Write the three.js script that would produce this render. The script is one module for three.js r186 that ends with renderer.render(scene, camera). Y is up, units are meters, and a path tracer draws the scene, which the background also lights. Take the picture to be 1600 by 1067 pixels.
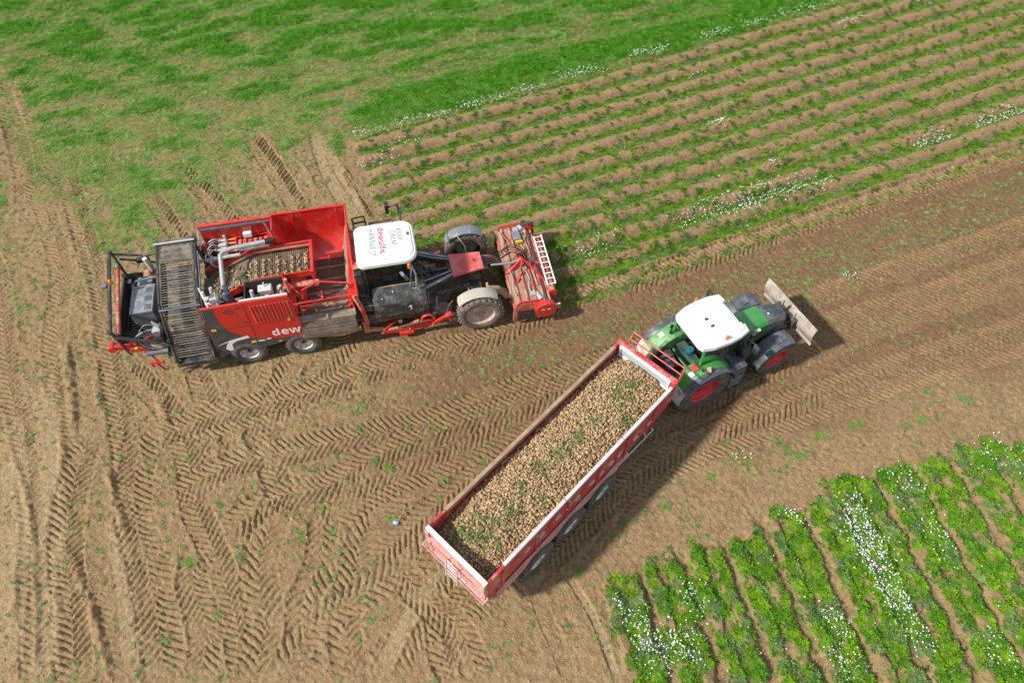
import * as THREE from 'three';
import { mergeGeometries } from 'three/addons/utils/BufferGeometryUtils.js';
import { RoundedBoxGeometry } from 'three/addons/geometries/RoundedBoxGeometry.js';
import { FontLoader } from 'three/addons/loaders/FontLoader.js';
import { TextGeometry } from 'three/addons/geometries/TextGeometry.js';
import { MarchingCubes } from 'three/addons/objects/MarchingCubes.js';
import { createNoise2D, createNoise3D } from 'simplex-noise';

// ------------------------------------------------------------------ camera, sky, sun, exposure
const scene = new THREE.Scene();
const camera = new THREE.PerspectiveCamera(51.0, 1024 / 682, 0.5, 2000);
camera.position.set(0, 24.15, 0);
camera.rotation.set(-THREE.MathUtils.degToRad(55.7), 0, 0);
const renderer = new THREE.WebGLRenderer({ antialias: true });
renderer.setSize(1024, 682);
renderer.toneMapping = THREE.LinearToneMapping;
renderer.toneMappingExposure = 1.4;
renderer.shadowMap.enabled = true;

function mulberry(a) { return () => { a |= 0; a = a + 0x6D2B79F5 | 0; let t = Math.imul(a ^ a >>> 15, 1 | a); t = t + Math.imul(t ^ t >>> 7, 61 | t) ^ t; return ((t ^ t >>> 14) >>> 0) / 4294967296; }; }
const rnd = mulberry(20241);
const N = createNoise2D(mulberry(7)), N2 = createNoise2D(mulberry(91)), N3 = createNoise3D(mulberry(12));
const clamp = (v, a = 0, b = 1) => v < a ? a : v > b ? b : v;
const lerp = (a, b, t) => a + (b - a) * t;
const ss = (a, b, v) => { const t = clamp((v - a) / (b - a)); return t * t * (3 - 2 * t); };
const fbm = (x, z, s, o = 3) => { let a = 1, f = 1 / s, t = 0, n = 0; for (let i = 0; i < o; i++) { t += a * N(x * f + i * 17.3, z * f - i * 9.1); n += a; a *= .5; f *= 2.03; } return t / n; };

const sunEl = THREE.MathUtils.degToRad(42), sunT = THREE.MathUtils.degToRad(22);
const sunDir = new THREE.Vector3(-Math.cos(sunT) * Math.cos(sunEl), Math.sin(sunEl), Math.sin(sunT) * Math.cos(sunEl));
{
  const w = 512, h = 256, d = new Float32Array(w * h * 4);
  for (let j = 0; j < h; j++) for (let i = 0; i < w; i++) {
    const el = (j + .5) / h * Math.PI - Math.PI / 2, az = (i + .5) / w * 2 * Math.PI;
    const up = Math.max(0, Math.sin(el));
    const g = Math.pow(1 - up, 2.2);
    let r = lerp(.22, .53, g), gg = lerp(.29, .54, g), b = lerp(.43, .56, g);
    const x = Math.cos(az) * Math.cos(el) / (up + .25), z = Math.sin(az) * Math.cos(el) / (up + .25);
    const c = ss(-.05, .55, fbm(x * 1.0 + 4, z * 1.0, .9, 5)) * .75;
    r = lerp(r, .70, c); gg = lerp(gg, .69, c); b = lerp(b, .67, c);
    if (el < 0) { r = .2; gg = .17; b = .1; }
    const k = (j * w + i) * 4; d[k] = r; d[k + 1] = gg; d[k + 2] = b; d[k + 3] = 1;
  }
  const sky = new THREE.DataTexture(d, w, h, THREE.RGBAFormat, THREE.FloatType);
  sky.mapping = THREE.EquirectangularReflectionMapping; sky.magFilter = THREE.LinearFilter; sky.needsUpdate = true;
  scene.background = sky; scene.environment = sky;
}
const sun = new THREE.DirectionalLight(new THREE.Color(1, .955, .88), 4.0);
sun.position.copy(sunDir).multiplyScalar(80).add(new THREE.Vector3(0, 0, -18));
sun.target.position.set(0, 0, -18);
sun.castShadow = true; sun.shadow.radius = 6; sun.shadow.mapSize.set(4096, 4096);
Object.assign(sun.shadow.camera, { left: -45, right: 45, top: 45, bottom: -45, near: 1, far: 200 });
scene.add(sun, sun.target);

// ------------------------------------------------------------------ the lie of the land (world metres)
const D = {"rows":[26.058003906122135,0.2978926970287291,0.854835831390141,0.07141711298020872,-0.13405558711491353,0.0894306351897381,-0.21983682333862567],"tracks":[{"p":[[-29.73,-42.21],[-24.53,-39.48],[-20.16,-36.02],[-16.57,-34.55],[-9.91,-34.84],[-1.47,-37.55],[9.61,-40.82]],"w":1.0,"sp":0.3,"rut":0.02,"lug":0.015,"dir":1,"typ":0,"cl":0.4},{"p":[[-30.52,-37.55],[-20.81,-33.42],[-12.82,-31.52],[-5.6,-33.98],[3.68,-37.55],[13.45,-40.82]],"w":1.0,"sp":0.3,"rut":0.02,"lug":0.015,"dir":1,"typ":0,"cl":0.4},{"p":[[-29.27,-35.42],[-26.48,-31.26],[-23.98,-26.87],[-22.69,-23.83]],"w":0.95,"sp":0.26,"rut":0.05,"lug":0.05,"dir":-1,"typ":0,"cl":1.0},{"p":[[-25.68,-23.83],[-22.55,-19.97],[-20.04,-14.92],[-18.19,-11.64],[-16.96,-9.29],[-15.53,-5.96],[-14.44,-3.15]],"w":0.95,"sp":0.26,"rut":0.05,"lug":0.045,"dir":1,"typ":0,"cl":1.0},{"p":[[-22.56,-25.09],[-19.81,-20.33],[-18.62,-16.27],[-17.19,-13.31],[-14.93,-10.18]],"w":0.9,"sp":0.245,"rut":0.03,"lug":0.04,"dir":1,"typ":0,"cl":0.7},{"p":[[-21.97,-26.87],[-18.79,-21.07],[-16.74,-16.9],[-15.58,-14.45],[-13.93,-10.67],[-12.76,-7.86]],"w":0.95,"sp":0.245,"rut":0.05,"lug":0.05,"dir":1,"typ":0,"cl":1.0},{"p":[[-16.7,-27.09],[-14.23,-24.67],[-12.12,-21.83]],"w":0.9,"sp":0.26,"rut":0.05,"lug":0.055,"dir":1,"typ":0,"cl":1.0},{"p":[[-13.57,-29.48],[-11.57,-26.64],[-9.78,-23.42],[-8.99,-20.33]],"w":0.95,"sp":0.26,"rut":0.06,"lug":0.06,"dir":1,"typ":0,"cl":1.0},{"p":[[-17.66,-25.53],[-16.01,-23.42],[-14.23,-21.07]],"w":0.8,"sp":0.26,"rut":0.04,"lug":0.05,"dir":1,"typ":0,"cl":1.0},{"p":[[-10.09,-30.23],[-9.17,-27.32],[-7.67,-24.24],[-6.92,-21.83]],"w":1.0,"sp":0.3,"rut":0.05,"lug":0.02,"dir":1,"typ":1,"cl":1.0},{"p":[[-8.85,-27.32],[-7.62,-25.09],[-6.14,-22.62]],"w":0.5,"sp":0.2,"rut":0.05,"lug":0.05,"dir":1,"typ":0,"cl":1.0},{"p":[[-14.33,-25.09],[-13.01,-22.62],[-11.8,-20.33],[-10.29,-15.65],[-9.33,-13.31]],"w":0.9,"sp":0.3,"rut":0.03,"lug":0.03,"dir":-1,"typ":0,"cl":0.7},{"p":[[-18.68,-14.8],[-16.63,-10.42],[-15.53,-7.16],[-14.3,-3.5]],"w":0.75,"sp":0.245,"rut":0.0,"lug":0.0,"dir":1,"typ":1,"cl":1.0},{"p":[[-19.35,-13.31],[-17.8,-10.18],[-16.67,-6.99],[-15.53,-3.5]],"w":0.9,"sp":0.245,"rut":-0.02,"lug":0.0,"dir":1,"typ":1,"cl":1.0},{"p":[[-13.88,-7.42],[-12.7,-5.23],[-11.84,-3.5]],"w":0.8,"sp":0.25,"rut":0.03,"lug":0.035,"dir":1,"typ":0,"cl":0.7},{"p":[[-15.97,-12.76],[-15.73,-9.96],[-15.34,-8.19],[-14.48,-6.16],[-13.29,-3.32]],"w":1.1,"sp":0.26,"rut":0.06,"lug":0.06,"dir":1,"typ":0,"cl":1.0},{"p":[[-14.33,-9.45],[-13.34,-7.64],[-12.51,-5.88],[-11.59,-3.5]],"w":0.6,"sp":0.245,"rut":0.01,"lug":0.0,"dir":1,"typ":1,"cl":1.0},{"p":[[-14.0,-13.31],[-13.78,-11.25],[-13.31,-9.29],[-12.17,-7.16],[-10.89,-4.32],[-10.5,-3.32]],"w":1.25,"sp":0.27,"rut":0.06,"lug":0.06,"dir":-1,"typ":0,"cl":1.0},{"p":[[-15.83,-15.65],[-13.21,-13.31],[-11.9,-11.25],[-11.23,-9.5],[-10.24,-7.99],[-9.2,-6.16],[-7.93,-3.32]],"w":0.95,"sp":0.245,"rut":0.05,"lug":0.05,"dir":1,"typ":0,"cl":1.0},{"p":[[-7.75,-11.17],[-8.32,-9.22],[-8.53,-7.14],[-8.0,-5.6],[-7.93,-3.32]],"w":1.2,"sp":0.3,"rut":0.05,"lug":0.05,"dir":1,"typ":0,"cl":1.0},{"p":[[-5.46,-9.69],[-6.5,-9.06],[-6.45,-7.55],[-6.81,-6.14],[-6.25,-3.32]],"w":1.05,"sp":0.3,"rut":0.05,"lug":0.05,"dir":-1,"typ":0,"cl":1.0},{"p":[[-3.48,-10.67],[-4.89,-9.06],[-5.33,-7.25],[-5.32,-5.17],[-4.68,-3.32]],"w":1.0,"sp":0.27,"rut":0.05,"lug":0.055,"dir":1,"typ":0,"cl":1.0},{"p":[[-0.87,-7.86],[-2.35,-6.97],[-3.39,-5.6],[-4.31,-3.5]],"w":0.55,"sp":0.245,"rut":0.03,"lug":0.0,"dir":1,"typ":1,"cl":1.0},{"p":[[0.0,-6.37],[-1.67,-5.96],[-2.84,-4.79],[-3.32,-3.32]],"w":0.95,"sp":0.245,"rut":0.04,"lug":0.04,"dir":1,"typ":0,"cl":1.0},{"p":[[0.64,-6.99],[1.04,-5.76],[1.61,-4.41],[1.95,-3.32]],"w":0.5,"sp":0.245,"rut":0.04,"lug":0.015,"dir":1,"typ":0,"cl":0.6},{"p":[[1.41,-7.64],[2.5,-5.96],[3.42,-3.32]],"w":0.245,"sp":0.28,"rut":0.05,"lug":0.0,"dir":1,"typ":1,"cl":1.0},{"p":[[-10.41,-8.53],[-10.68,-6.99],[-9.86,-5.37],[-9.56,-3.32]],"w":1.0,"sp":0.245,"rut":0.05,"lug":0.05,"dir":-1,"typ":0,"cl":1.0},{"p":[[-2.23,-8.75],[-3.45,-7.42],[-5.05,-6.37],[-6.72,-4.98],[-7.22,-3.32]],"w":1.0,"sp":0.3,"rut":0.05,"lug":0.05,"dir":1,"typ":0,"cl":1.0},{"p":[[-0.86,-7.42],[-2.11,-6.37],[-2.24,-4.98],[-1.56,-3.32]],"w":0.9,"sp":0.245,"rut":0.05,"lug":0.05,"dir":1,"typ":0,"cl":1.0},{"p":[[-4.36,-7.86],[-3.17,-6.57],[-1.64,-5.17],[-0.78,-3.32]],"w":0.95,"sp":0.245,"rut":0.045,"lug":0.05,"dir":-1,"typ":0,"cl":1.0},{"p":[[-8.59,-16.27],[-9.19,-13.87],[-9.02,-11.69],[-7.87,-9.22]],"w":0.95,"sp":0.245,"rut":0.045,"lug":0.05,"dir":1,"typ":0,"cl":0.8},{"p":[[-12.87,-15.65],[-11.54,-13.31],[-10.56,-11.17]],"w":0.9,"sp":0.245,"rut":0.04,"lug":0.045,"dir":1,"typ":0,"cl":0.8},{"p":[[-12.34,-11.69],[-9.25,-13.03],[-7.21,-15.65],[-5.71,-18.56]],"w":1.0,"sp":0.245,"rut":0.04,"lug":0.045,"dir":1,"typ":0,"cl":0.8},{"p":[[-13.84,-11.95],[-10.8,-13.31],[-9.38,-13.67],[-7.89,-14.13],[-6.03,-14.89],[-4.3,-15.65],[-3.14,-16.11],[-1.13,-16.59],[1.89,-18.29],[5.56,-19.72],[11.61,-22.18],[16.19,-24.08],[20.1,-25.66],[27.04,-28.46]],"w":1.0,"sp":0.245,"rut":0.07,"lug":0.055,"dir":1,"typ":0,"cl":1.0},{"p":[[-12.66,-9.45],[-10.17,-11.07],[-8.13,-11.61],[-5.72,-12.24],[-3.35,-12.73],[-2.32,-13.11],[-0.4,-14.02],[1.92,-14.83],[5.19,-16.11],[8.78,-17.39],[13.25,-18.91],[19.49,-21.38],[24.9,-23.42]],"w":1.05,"sp":0.245,"rut":0.06,"lug":0.055,"dir":1,"typ":0,"cl":1.0},{"p":[[-10.3,-8.08],[-8.41,-9.79],[-6.67,-10.22],[-4.98,-11.4],[-2.42,-12.54],[0.74,-13.73],[3.3,-14.89],[6.69,-15.65],[10.48,-16.59],[13.66,-17.52],[16.59,-18.46],[24.01,-21.3]],"w":1.1,"sp":0.245,"rut":0.05,"lug":0.055,"dir":1,"typ":0,"cl":1.0},{"p":[[-7.27,-8.3],[-4.55,-10.18],[-2.48,-11.07],[-0.95,-11.95],[0.88,-13.03],[4.04,-14.75]],"w":1.0,"sp":0.245,"rut":0.045,"lug":0.05,"dir":-1,"typ":0,"cl":1.0},{"p":[[-5.13,-6.99],[-2.71,-9.45],[-0.93,-10.92],[0.95,-11.69]],"w":0.9,"sp":0.245,"rut":0.04,"lug":0.05,"dir":1,"typ":0,"cl":1.0},{"p":[[0.64,-6.99],[1.75,-8.08],[3.41,-9.69],[4.9,-10.87],[7.2,-12.22],[9.82,-13.31],[13.04,-14.54],[16.02,-15.62],[22.49,-17.72]],"w":0.9,"sp":0.24,"rut":0.05,"lug":0.06,"dir":1,"typ":0,"cl":1.0},{"p":[[2.91,-8.99],[4.85,-10.37],[7.36,-11.69],[9.67,-12.54],[14.62,-14.28],[22.01,-16.59]],"w":0.85,"sp":0.24,"rut":0.05,"lug":0.055,"dir":-1,"typ":0,"cl":1.0},{"p":[[3.82,-11.95],[6.35,-13.03],[9.05,-14.45],[11.29,-15.5],[13.89,-16.59],[23.45,-19.97]],"w":0.9,"sp":0.26,"rut":0.04,"lug":0.045,"dir":1,"typ":0,"cl":0.8},{"p":[[-18.53,-15.65],[-17.24,-13.03],[-16.13,-10.18]],"w":0.4,"sp":0.25,"rut":0.07,"lug":0,"dir":1,"typ":2,"cl":1.0},{"p":[[-15.28,-8.08],[-13.69,-5.88],[-12.09,-3.41]],"w":0.4,"sp":0.25,"rut":0.13,"lug":0,"dir":1,"typ":2,"cl":1.0},{"p":[[-15.02,-11.3],[-13.95,-9.45],[-13.19,-8.08]],"w":0.4,"sp":0.25,"rut":0.12,"lug":0,"dir":1,"typ":2,"cl":1.0},{"p":[[-18.51,-16.9],[-17.39,-14.45],[-16.33,-11.95]],"w":0.5,"sp":0.25,"rut":0.16,"lug":0,"dir":1,"typ":2,"cl":1.0},{"p":[[-16.73,-15.65],[-16.09,-13.87],[-15.41,-12.76]],"w":0.4,"sp":0.25,"rut":0.1,"lug":0,"dir":1,"typ":2,"cl":1.0},{"p":[[-14.0,-14.45],[-13.28,-13.03],[-12.84,-11.95]],"w":0.5,"sp":0.25,"rut":0.13,"lug":0,"dir":1,"typ":2,"cl":1.0},{"p":[[-10.42,-12.89],[-9.98,-11.95],[-9.55,-11.05]],"w":0.55,"sp":0.25,"rut":0.15,"lug":0,"dir":1,"typ":2,"cl":1.0},{"p":[[-9.36,-10.79],[-9.07,-10.18],[-8.75,-9.57]],"w":0.5,"sp":0.25,"rut":0.14,"lug":0,"dir":1,"typ":2,"cl":1.0},{"p":[[-11.41,-12.76],[-10.92,-11.69],[-10.47,-10.54]],"w":0.5,"sp":0.25,"rut":0.13,"lug":0,"dir":1,"typ":2,"cl":1.0},{"p":[[-7.06,-9.81],[-6.75,-9.22],[-6.47,-8.53]],"w":0.5,"sp":0.25,"rut":0.1,"lug":0,"dir":1,"typ":2,"cl":1.0},{"p":[[-6.8,-6.99],[-6.57,-6.37],[-6.39,-5.76]],"w":0.5,"sp":0.25,"rut":0.12,"lug":0,"dir":1,"typ":2,"cl":1.0},{"p":[[-9.84,-9.45],[-9.48,-8.87],[-9.3,-8.3]],"w":0.5,"sp":0.25,"rut":0.12,"lug":0,"dir":1,"typ":2,"cl":1.0},{"p":[[-18.51,-11.69],[-16.48,-8.3],[-15.16,-4.98],[-14.67,-3.5]],"w":0.35,"sp":0.25,"rut":0.08,"lug":0,"dir":1,"typ":2,"cl":1.0},{"p":[[-19.87,-13.87],[-18.07,-10.67],[-16.83,-7.86],[-15.98,-4.98]],"w":0.35,"sp":0.25,"rut":0.06,"lug":0,"dir":1,"typ":2,"cl":1.0},{"p":[[-15.57,-7.86],[-14.77,-5.76],[-13.88,-3.5]],"w":0.35,"sp":0.25,"rut":0.07,"lug":0,"dir":1,"typ":2,"cl":1.0},{"p":[[-17.14,-20.33],[-15.88,-17.56],[-15.05,-15.65]],"w":0.5,"sp":0.25,"rut":0.12,"lug":0,"dir":1,"typ":2,"cl":1.0},{"p":[[-19.62,-21.83],[-17.95,-18.56],[-16.93,-16.27]],"w":0.45,"sp":0.25,"rut":0.1,"lug":0,"dir":1,"typ":2,"cl":1.0},{"p":[[-8.54,-27.32],[-7.27,-24.67],[-6.18,-23.01]],"w":0.4,"sp":0.25,"rut":0.1,"lug":0,"dir":1,"typ":2,"cl":1.0},{"p":[[-10.43,-27.32],[-9.08,-24.67]],"w":0.4,"sp":0.25,"rut":0.08,"lug":0,"dir":1,"typ":2,"cl":1.0},{"p":[[13.53,-19.36],[18.24,-21.15],[25.08,-23.83]],"w":0.3,"sp":0.25,"rut":0.06,"lug":0,"dir":1,"typ":2,"cl":1.0},{"p":[[2.69,-18.06],[6.96,-19.79],[11.46,-21.45],[17.98,-24.04],[26.6,-27.42]],"w":0.3,"sp":0.25,"rut":0.06,"lug":0,"dir":1,"typ":2,"cl":1.0},{"p":[[4.71,-11.3],[7.25,-12.54],[11.31,-14.45],[16.1,-16.11]],"w":0.3,"sp":0.25,"rut":0.06,"lug":0,"dir":1,"typ":2,"cl":1.0}],"grassEdge":[[-40.96,-32.32],[-27.64,-33.14],[-22.56,-25.09],[-17.93,-21.07],[-16.42,-23.83],[-14.33,-25.09],[-12.1,-27.79],[-9.95,-28.26],[-9.5,-28.5],[-8.23,-28.65]],"flow":[[-8.3,-29.13],[-3.35,-31.15],[1.73,-33.31],[5.14,-34.9],[8.72,-36.68],[12.65,-38.44],[15.1,-39.48],[19.81,-41.65]],"lowEdge":[[2.74,-6.37],[3.42,-6.99],[6.34,-7.97],[8.93,-8.87],[11.81,-10.54],[15.3,-11.3],[19.2,-12.22],[21.85,-12.76]],"rowsLeft":[[-7.67,-28.03],[-6.56,-25.09],[-4.62,-21.83],[-2.81,-20.33],[1.65,-19.08]],"rowsBot":[[1.65,-19.26],[5.63,-20.41],[11.71,-22.7],[16.3,-24.5],[20.32,-26.32],[27.69,-29.23]],"flow_patches":[[-8.26,-29.05,-6.52,-29.54,0.35,50],[-5.92,-30.04,-3.33,-30.96,0.35,90],[-2.85,-31.33,1.72,-33.1,0.35,170],[2.44,-33.88,5.11,-34.8,0.35,130],[6.62,-35.8,8.68,-36.58,0.35,130],[10.64,-37.63,12.59,-38.26,0.35,90],[13.39,-38.58,15.0,-39.23,0.35,60],[15.52,-39.89,19.65,-41.25,0.35,120],[10.23,-29.89,10.95,-30.24,0.3,60],[8.6,-23.68,11.37,-24.18,0.7,170],[10.49,-24.3,15.04,-25.72,0.6,260],[7.63,-23.07,8.9,-23.68,0.6,60],[20.21,-28.47,22.21,-29.15,0.35,110],[23.62,-29.89,26.76,-31.17,0.35,190],[-7.49,-26.7,-5.7,-27.62,0.3,40],[-6.4,-28.33,-4.53,-29.05,0.3,40],[9.05,-33.88,10.53,-34.45,0.3,25],[12.48,-26.7,12.99,-26.93,0.25,25],[18.96,-38.58,20.72,-39.56,0.3,50],[23.29,-40.57,25.04,-41.25,0.3,30],[2.26,-20.94,4.62,-22.08,0.5,70],[11.8,-9.4,12.02,-8.03,0.45,230],[12.02,-8.03,12.36,-6.74,0.45,260],[12.36,-6.74,12.62,-5.73,0.4,160],[11.9,-8.93,12.5,-7.59,0.6,120],[3.92,-5.73,4.39,-4.38,0.4,130],[4.43,-4.76,5.64,-4.76,0.6,220],[5.81,-6.74,6.01,-5.93,0.4,60],[10.21,-5.73,10.62,-5.33,0.4,70],[12.72,-5.53,13.09,-4.76,0.4,60],[10.07,-4.76,10.47,-4.02,0.4,70],[13.58,-10.48,14.61,-10.11,0.5,70],[17.22,-11.62,18.66,-11.1,0.7,80],[9.61,-9.16,10.01,-8.93,0.3,40],[8.91,-11.36,8.19,-11.23,0.2,18],[11.87,-10.11,12.13,-9.4,0.5,40],[14.53,-9.16,14.66,-7.59,0.5,70],[15.17,-4.95,15.48,-4.2,0.5,50],[14.61,-20.03,14.82,-19.78,0.25,22],[3.33,-6.13,3.81,-5.73,0.2,25]],"solo":[[-3.0,-12.62],[-4.18,-14.31],[-4.14,-15.96],[0.64,-15.56],[-6.07,-13.17],[-5.79,-12.49],[-4.51,-10.92],[-4.21,-8.99],[-5.05,-11.17],[-7.27,-8.3],[-6.78,-9.45],[-9.22,-7.64],[-10.9,-7.42],[-9.54,-5.76],[-10.99,-4.98],[8.12,-11.28],[8.69,-11.17],[9.89,-11.9],[7.23,-10.54],[10.18,-11.56],[6.1,-10.3],[12.83,-12.62],[13.23,-12.76],[15.59,-13.31],[15.58,-12.89],[17.39,-13.87],[17.58,-13.59],[10.48,-11.3],[10.86,-11.43],[14.89,-12.62],[11.52,-12.22],[5.43,-9.45],[4.72,-9.22],[2.21,-7.14],[8.0,-11.95],[1.79,-15.19],[-1.3,-11.43],[-1.05,-11.05],[-2.43,-10.42],[-3.91,-13.03],[-6.2,-8.53],[14.65,-19.97],[6.38,-16.27],[4.39,-19.08]]};
function interp(P, v, a = 0, b = 1) { // piecewise linear P[.][b] over P[.][a]
  if (v <= P[0][a]) return P[0][b];
  for (let i = 1; i < P.length; i++) if (v <= P[i][a]) return lerp(P[i - 1][b], P[i][b], (v - P[i - 1][a]) / (P[i][a] - P[i - 1][a]));
  return P[P.length - 1][b];
}
const R = D.rows, rowsLeft = [...D.rowsLeft].sort((p, q) => p[1] - q[1]);
const rowK = (x, z) => { x = Math.max(-14, Math.min(34, x)); return R[0] + R[1] * x + R[2] * z + R[3] * x * x / 100 + R[4] * x * z / 100 + R[5] * z * z / 100 + R[6] * x * x * x / 1e4; };
const upLeft = z => interp(rowsLeft, z, 1, 0);
function rowMask(x, z, k) { return ss(-.75, -.35, k) * (1 - ss(11.3, 11.75, k)) * ss(-.5, .6, x - upLeft(z) + .35 * N(x * .8, z * .8)); }
const lowN = [Math.sin(THREE.MathUtils.degToRad(78.5)), -Math.cos(THREE.MathUtils.degToRad(78.5))];
const lowV = (x, z) => (x * lowN[0] + z * lowN[1] - (9.45 * lowN[0] - 5 * lowN[1])) / 1.55;
function lowMask(x, z) {
  const ez = interp(D.lowEdge, x), left = D.lowEdge[0][0] + .15 + (z - D.lowEdge[0][1]) * .28;
  return ss(-.3, .6, z - ez + .45 * N(x * .7 + 5, z * .7)) * ss(-.2, .5, x - left + .4 * N(x + 9, z));
}
function grassMask(x, z, k) {
  const e = 1.6 * fbm(x, z, 4.2, 3);
  const streak = N((x * .86 - z * .5) * .55, (x * .5 + z * .86) * .07) * 4.2 + N((x * .86 - z * .5) * 1.3 + 9, (x * .5 + z * .86) * .13) * 1.6;
  const a = ss(-3.4, 3.8, interp(D.grassEdge, x) - z + e * 1.6 + streak) * ss(-7.0, -9.2, x);
  const b = ss(-.45, -.75, k + .12 * N(x, z)) * ss(-9.6, -7.6, x);
  return Math.max(a, b);
}
// tyre tracks
const tracks = D.tracks.map((t, id) => {
  const c = new THREE.CatmullRomCurve3(t.p.map(p => new THREE.Vector3(p[0], 0, p[1])), false, 'centripetal');
  const len = c.getLength(), n = Math.ceil(len / .3), pts = c.getSpacedPoints(n).map(p => [p.x, p.z]);
  return { ...t, id, pts, step: len / n, len };
});
const bins = new Map();
for (const t of tracks) for (let i = 0; i + 1 < t.pts.length; i++) {
  const [ax, az] = t.pts[i], [bx, bz] = t.pts[i + 1], m = t.w * .5 * 1.7;
  for (let cx = Math.floor(Math.min(ax, bx) - m); cx <= Math.floor(Math.max(ax, bx) + m); cx++)
    for (let cz = Math.floor(Math.min(az, bz) - m); cz <= Math.floor(Math.max(az, bz) + m); cz++) {
      const key = cx * 4096 + cz; let l = bins.get(key); if (!l) bins.set(key, l = []); l.push([t, i]);
    }
}
const _best = new Map();
function trackHits(x, z) {
  const l = bins.get(Math.floor(x) * 4096 + Math.floor(z)); _best.clear();
  if (!l) return _best;
  for (const [t, i] of l) {
    const [ax, az] = t.pts[i], [bx, bz] = t.pts[i + 1], dx = bx - ax, dz = bz - az, L2 = dx * dx + dz * dz;
    const q = clamp(((x - ax) * dx + (z - az) * dz) / L2), px = x - ax - dx * q, pz = z - az - dz * q, d2 = px * px + pz * pz;
    const o = _best.get(t.id);
    if (!o || d2 < o.d2) _best.set(t.id, { t, d2, s: (i + q) * t.step, w: Math.sqrt(d2) * Math.sign(dx * pz - dz * px || 1) });
  }
  return _best;
}
// returns height, and how far the vegetation is rolled down there
function land(x, z, fine = true) {
  const k = rowK(x, z), rm = rowMask(x, z, k), lm = lowMask(x, z), gm = grassMask(x, z, k);
  let h = .045 * N(x / 9, z / 9) + .025 * N(x / 1.7, z / 1.7 + 8);
  const rough = (1 - gm * .4) * (1 - .62 * rm);
  const crumb = ss(.1, .55, fbm(x + 15, z - 22, 1.9, 2)) * (1 - gm) * (1 - rm) * (1 - lm);
  h += crumb * (.035 * N2(x / .33 + 7, z / .33) + .02 * N2(x / .14, z / .14 + 5));
  h += rough * (.018 * N2(x / .42, z / .42) + .009 * N2(x / .17 + 3, z / .17) + .005 * N2(x / .09, z / .09));
  if (rm > 0) {
    const kk = k + .035 * N(x / 3.1, z / 3.1) + .012 * N(x / .6, z / .6), c = .5 + .5 * Math.cos(kk * 2 * Math.PI);
    h += rm * (ss(.04, .96, c) * (.27 + .02 * N2(x / 1.6, z / 1.6)) - .06 + .007 * N2(x / .23, z / .23) * c);
  }
  if (lm > 0) {
    const v = lowV(x, z) + .07 * N(x / 1.2, z / 1.2), c = .5 + .5 * Math.cos(v * 4 * Math.PI), c2 = .5 + .5 * Math.cos(v * 2 * Math.PI);
    h += lm * (.14 * ss(.8, .15, c) - .07 * ss(.5, 1, c2));
  }
  let rolled = 0, smooth = 0;
  const hits = trackHits(x, z);
  if (hits.size) for (const id of [...hits.keys()].sort((a, b) => a - b)) {
    const { t, s, w } = hits.get(id), hw = t.w / 2, wob = .07 * N(s * .9 + id * 7, w) + .05 * N2(x * 3.1, z * 3.1), a = Math.abs(w) / hw + wob;
    if (a > 1.6) continue;
    const end = ss(0, 1.2, s) * ss(t.len, t.len - 1.2, s);
    const keep = clamp(t.cl * (.9 + 1.3 * fbm(x + id * 31, z, 1.5, 3)) + .15, 0, 1) * end;
    const m = ss(1.15, .97, a) * end;
    if (t.typ === 2) { h += t.rut * ss(1.1, 0, a) * end * (.75 + .5 * N2(x / .5, z / .5)); continue; }
    if (t.typ === 1) { h = lerp(h, h * .35 - t.rut + .006 * N2(x / .3, z / .3), m * .85); smooth = Math.max(smooth, m); rolled = Math.max(rolled, m * .8); }
    else {
      const o = t.dir * hw * (1.0 * a - .18 * a * a);
      let f = (s + o + .012 * N(x * 3, z * 3)) / t.sp + (w > 0 ? .5 : 0); f -= Math.floor(f);
      const lug = ss(0, .12, f) * ss(.44, .30, f) * ss(.0, .1, a), pad = ss(.42, .54, f) * ss(1, .88, f);
      const base = h * .4 - t.rut * (.4 + .2 * a) * (1 + .5 * N2(x / 1.3, z / 1.3));
      const lg = t.lug * (1 + .55 * ss(-19, -25, z)), imp = base - 1.2 * lg * lug * keep + .3 * lg * pad * keep + .008 * N2(x / .2, z / .2);
      h = lerp(h, imp, m * (.35 + .65 * keep)); rolled = Math.max(rolled, m * (.4 + .5 * keep));
    }
    const berm = ss(.95, 1.1, a) * ss(1.5, 1.15, a) * end;
    h += berm * (.012 + .026 * N2(x / .3, z / .3)) * (t.typ ? .5 : 1);
  }
  return { h, k, rm, lm, gm, rolled, smooth };
}
const groundY = (x, z) => land(x, z).h;

// ------------------------------------------------------------------ textures
function noiseTex(n, f, srgb) {
  const d = new Uint8Array(n * n * 4);
  for (let j = 0; j < n; j++) for (let i = 0; i < n; i++) {
    const v = f(i / n, j / n), k = (j * n + i) * 4;
    d[k] = clamp(v[0]) * 255; d[k + 1] = clamp(v[1]) * 255; d[k + 2] = clamp(v[2]) * 255; d[k + 3] = 255;
  }
  const t = new THREE.DataTexture(d, n, n); t.wrapS = t.wrapT = THREE.RepeatWrapping; t.magFilter = THREE.LinearFilter; t.minFilter = THREE.LinearMipmapLinearFilter; t.generateMipmaps = true;
  if (srgb) t.colorSpace = THREE.SRGBColorSpace; t.needsUpdate = true; return t;
}
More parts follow.
